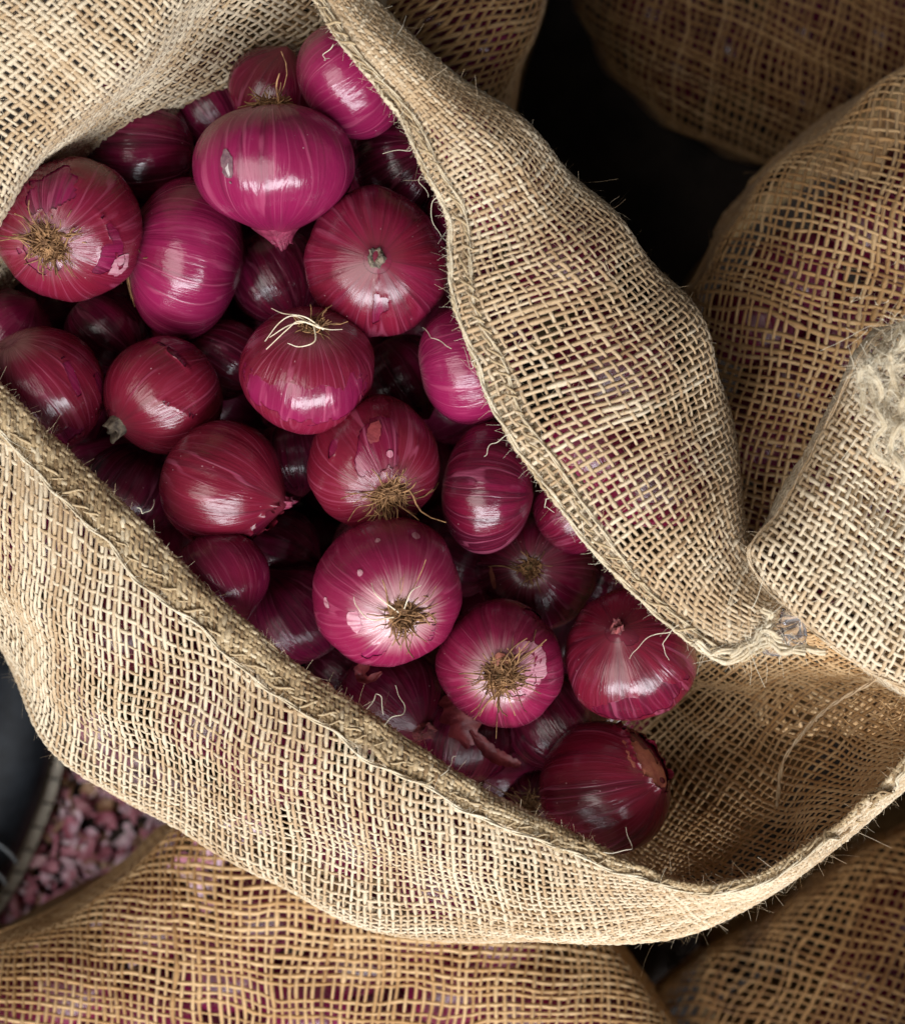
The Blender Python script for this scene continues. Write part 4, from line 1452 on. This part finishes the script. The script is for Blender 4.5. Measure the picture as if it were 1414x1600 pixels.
def flakes(n_, spots, size, rr):
    Vs, Qs = [], []
    for i in range(n_):
        m_ = 4
        s_ = np.linspace(-1, 1, m_)
        X, Y = np.meshgrid(s_, s_, indexing='ij')
        L, W = size * rr.lognormal(0, .55), size * rr.lognormal(-.4, .55)
        Z = rr.normal(0, .28) * X**2 * L + rr.normal(0, .28) * Y**2 * W + rr.normal(0, .09, X.shape) * L
        k_ = 1 - .35 * (X * Y)**2 + rr.normal(0, .12, X.shape)
        p_ = np.stack([X * L * k_, Y * W * k_, Z], -1).reshape(-1, 3)
        M_ = np.array(Quaternion(Vector(rr.normal(0, 1, 3)).normalized(), rr.normal(0, .45)).to_matrix() @ Matrix.Rotation(rr.uniform(0, 6.28), 3, 'Z'))
        p_ = p_ @ M_.T + spots[i]
        idx = np.arange(m_ * m_).reshape(m_, m_)
        Qs.append(np.stack([idx[:-1, :-1], idx[1:, :-1], idx[1:, 1:], idx[:-1, 1:]], -1).reshape(-1, 4) + len(Vs) * m_ * m_)
        Vs.append(p_)
    return np.concatenate(Vs), np.concatenate(Qs)


for li, (mat_, cnt_) in enumerate(zip(LITTER, (1100, 1300, 500))):
    sx = r.uniform(-60, 420, cnt_)
    sy = r.uniform(960, 1560, cnt_)
    pts = np.array([P(x, y, FLOOR_Z + r.uniform(.002, .018)) for x, y in zip(sx, sy)])
    V, Q = flakes(cnt_, pts, .0046 if li else .0042, r)
    o = mesh_obj('onion_skin_litter', V, Q, mat_, None)
    tag(o, ['pink scraps of onion skin littering the floor at lower left', 'dark red scraps of onion skin littering the floor at lower left', 'brown scraps of onion skin littering the floor at lower left'][li], 'onion skins', kind='stuff')
    cnt_ = 260
    pts = np.array([P(x, y, FLOOR_Z + r.uniform(.002, .012)) for x, y in zip(r.uniform(780, 1320, cnt_), np.where(r.random(cnt_) < .5, r.uniform(60, 420, cnt_), r.uniform(1440, 1640, cnt_)))])
for j, (x, y, s_, lab) in enumerate([(55, 1345, .012, 'pale pink onion skin scrap standing out beside the dark shoe'), (20, 1420, .014, 'largest pale onion skin scrap at the left edge by the bottom sack'), (128, 1262, .009, 'small pale onion skin scrap in the middle of the floor litter')]):
    rr = np.random.default_rng(300 + j)
    V, Q = flakes(1, np.array([P(x, y, FLOOR_Z + .024)]), s_, rr)
    o = mesh_obj('onion_skin_scrap', V, Q, FLAKE, None)
    tag(o, lab, 'onion skin', 'pale scraps on the floor')

# dark shoe at the left edge
shoe = empty('shoe', P(-40, 1250, FLOOR_Z))
shoe['world_parts'] = 1
tag(shoe, 'dark shoe with pale stitched welt at the lower left edge', 'shoe')
LEATHER = plain('shoe_leather', (.007, .009, .013), (.015, .019, .026), 60, .5, .25, .0008, .3)
WELT = plain('shoe_welt', (.50, .47, .42), (.66, .62, .55), 80, .6)
RIB = plain('shoe_rib', (.26, .30, .34), (.38, .42, .46), 80, .5)
mid = catmull(np.array([(40, 985), (10, 1130), (-50, 1300), (-120, 1450), (-190, 1600)], float), 40)
wid = catmull(np.array([[30.0], [92], [100], [84], [78]]), 40)[:, 0]
wid[0] = 12
tg_ = np.gradient(mid, axis=0); tg_ /= np.linalg.norm(tg_, axis=1, keepdims=True)
nr_ = np.stack([-tg_[:, 1], tg_[:, 0]], 1)


def shoe_sheet(name, prof, mat, extra=None):
    """prof: list of (half-width factor, z above floor factor array or value)"""
    rows = []
    for (wf, zf) in prof:
        p2 = mid + nr_ * (wid * wf)[:, None]
        zz_ = FLOOR_Z + (zf if np.ndim(zf) else np.full(40, zf))
        rows.append(PX(np.c_[p2, zz_]))
    G = np.stack(rows, 1)
    idx = np.arange(G.shape[0] * G.shape[1]).reshape(G.shape[:2])
    Q = np.stack([idx[:-1, :-1], idx[1:, :-1], idx[1:, 1:], idx[:-1, 1:]], -1).reshape(-1, 4)
    return mesh_obj(name, G.reshape(-1, 3), Q, mat, shoe)


hgt = np.interp(np.arange(40), [0, 4, 14, 26, 39], [.030, .050, .066, .09, .11])
al = np.linspace(0, math.pi, 17)
shoe_sheet('upper', [(math.cos(a_) * .88, .028 + (hgt - .028) * math.sin(a_)**.7) for a_ in al], LEATHER)
shoe_sheet('welt', [(-1.08, .020), (-1.08, .029), (-.86, .030), (.86, .030), (1.08, .029), (1.08, .020)], WELT)
shoe_sheet('sole', [(-1.0, .0), (-1.0, .0195), (1.0, .0195), (1.0, .0)], LEATHER)
tick = None
for i in range(3, 37, 2):
    p2 = mid[i] + nr_[i] * wid[i] * (-.985)
    a_ = PX([(p2[0] - 8, p2[1] - 1, FLOOR_Z + .031), (p2[0], p2[1], FLOOR_Z + .0318), (p2[0] + 7, p2[1] + 2, FLOOR_Z + .0305)])
    v_, q_ = tubes(catmull(a_, 6)[None], np.full((1, 6), .0006), 5)
    mesh_obj('welt_stitch', v_, q_, LEATHER, shoe)
for i in range(20, 36, 2):
    rows = []
    for a_ in np.linspace(.5, math.pi - .3, 20):
        p2 = mid[i] + nr_[i] * wid[i] * .95 * math.cos(a_) + tg_[i] * 34 * math.cos(a_ - 1.5)**3 * 0 - tg_[i] * 30 * (math.sin(a_) - .5)
        rows.append((p2[0], p2[1], FLOOR_Z + .030 + (hgt[i] - .028) * math.sin(a_)**.7))
    v_, q_ = tubes(PX(rows)[None], np.full((1, 20), .0011), 5)
    mesh_obj('rib', v_, q_, RIB, shoe)

# scrap of clear plastic caught at the tip of the hem
mC, ntC, bsC = new_mat('clear_plastic')
bsC.inputs['Transmission Weight'].default_value = .9
bsC.inputs['Roughness'].default_value = .12
bsC.inputs['Base Color'].default_value = (.9, .88, .9, 1)
bsC.inputs['IOR'].default_value = 1.25
n = 24
sx_, sy_ = np.meshgrid(np.linspace(1190, 1262, n), np.linspace(955, 1020, n), indexing='ij')
zc_ = .052 + .004 * wobble(sx_, sy_, 91, 30) + .002 * wobble(sx_, sy_, 92, 12)
idx = np.arange(n * n).reshape(n, n)
Q = np.stack([idx[:-1, :-1], idx[1:, :-1], idx[1:, 1:], idx[:-1, 1:]], -1).reshape(-1, 4)
o = mesh_obj('plastic_scrap', PX(np.stack([sx_ + 6 * wobble(sx_, sy_, 93, 30), sy_ + 6 * wobble(sx_, sy_, 94, 30), zc_], -1)), Q, mC)
tag(o, 'scrap of clear plastic caught between the hem tip and the pale flap', 'plastic scrap')

for o in bpy.data.objects:
    if 'world_parts' in o: del o['world_parts']
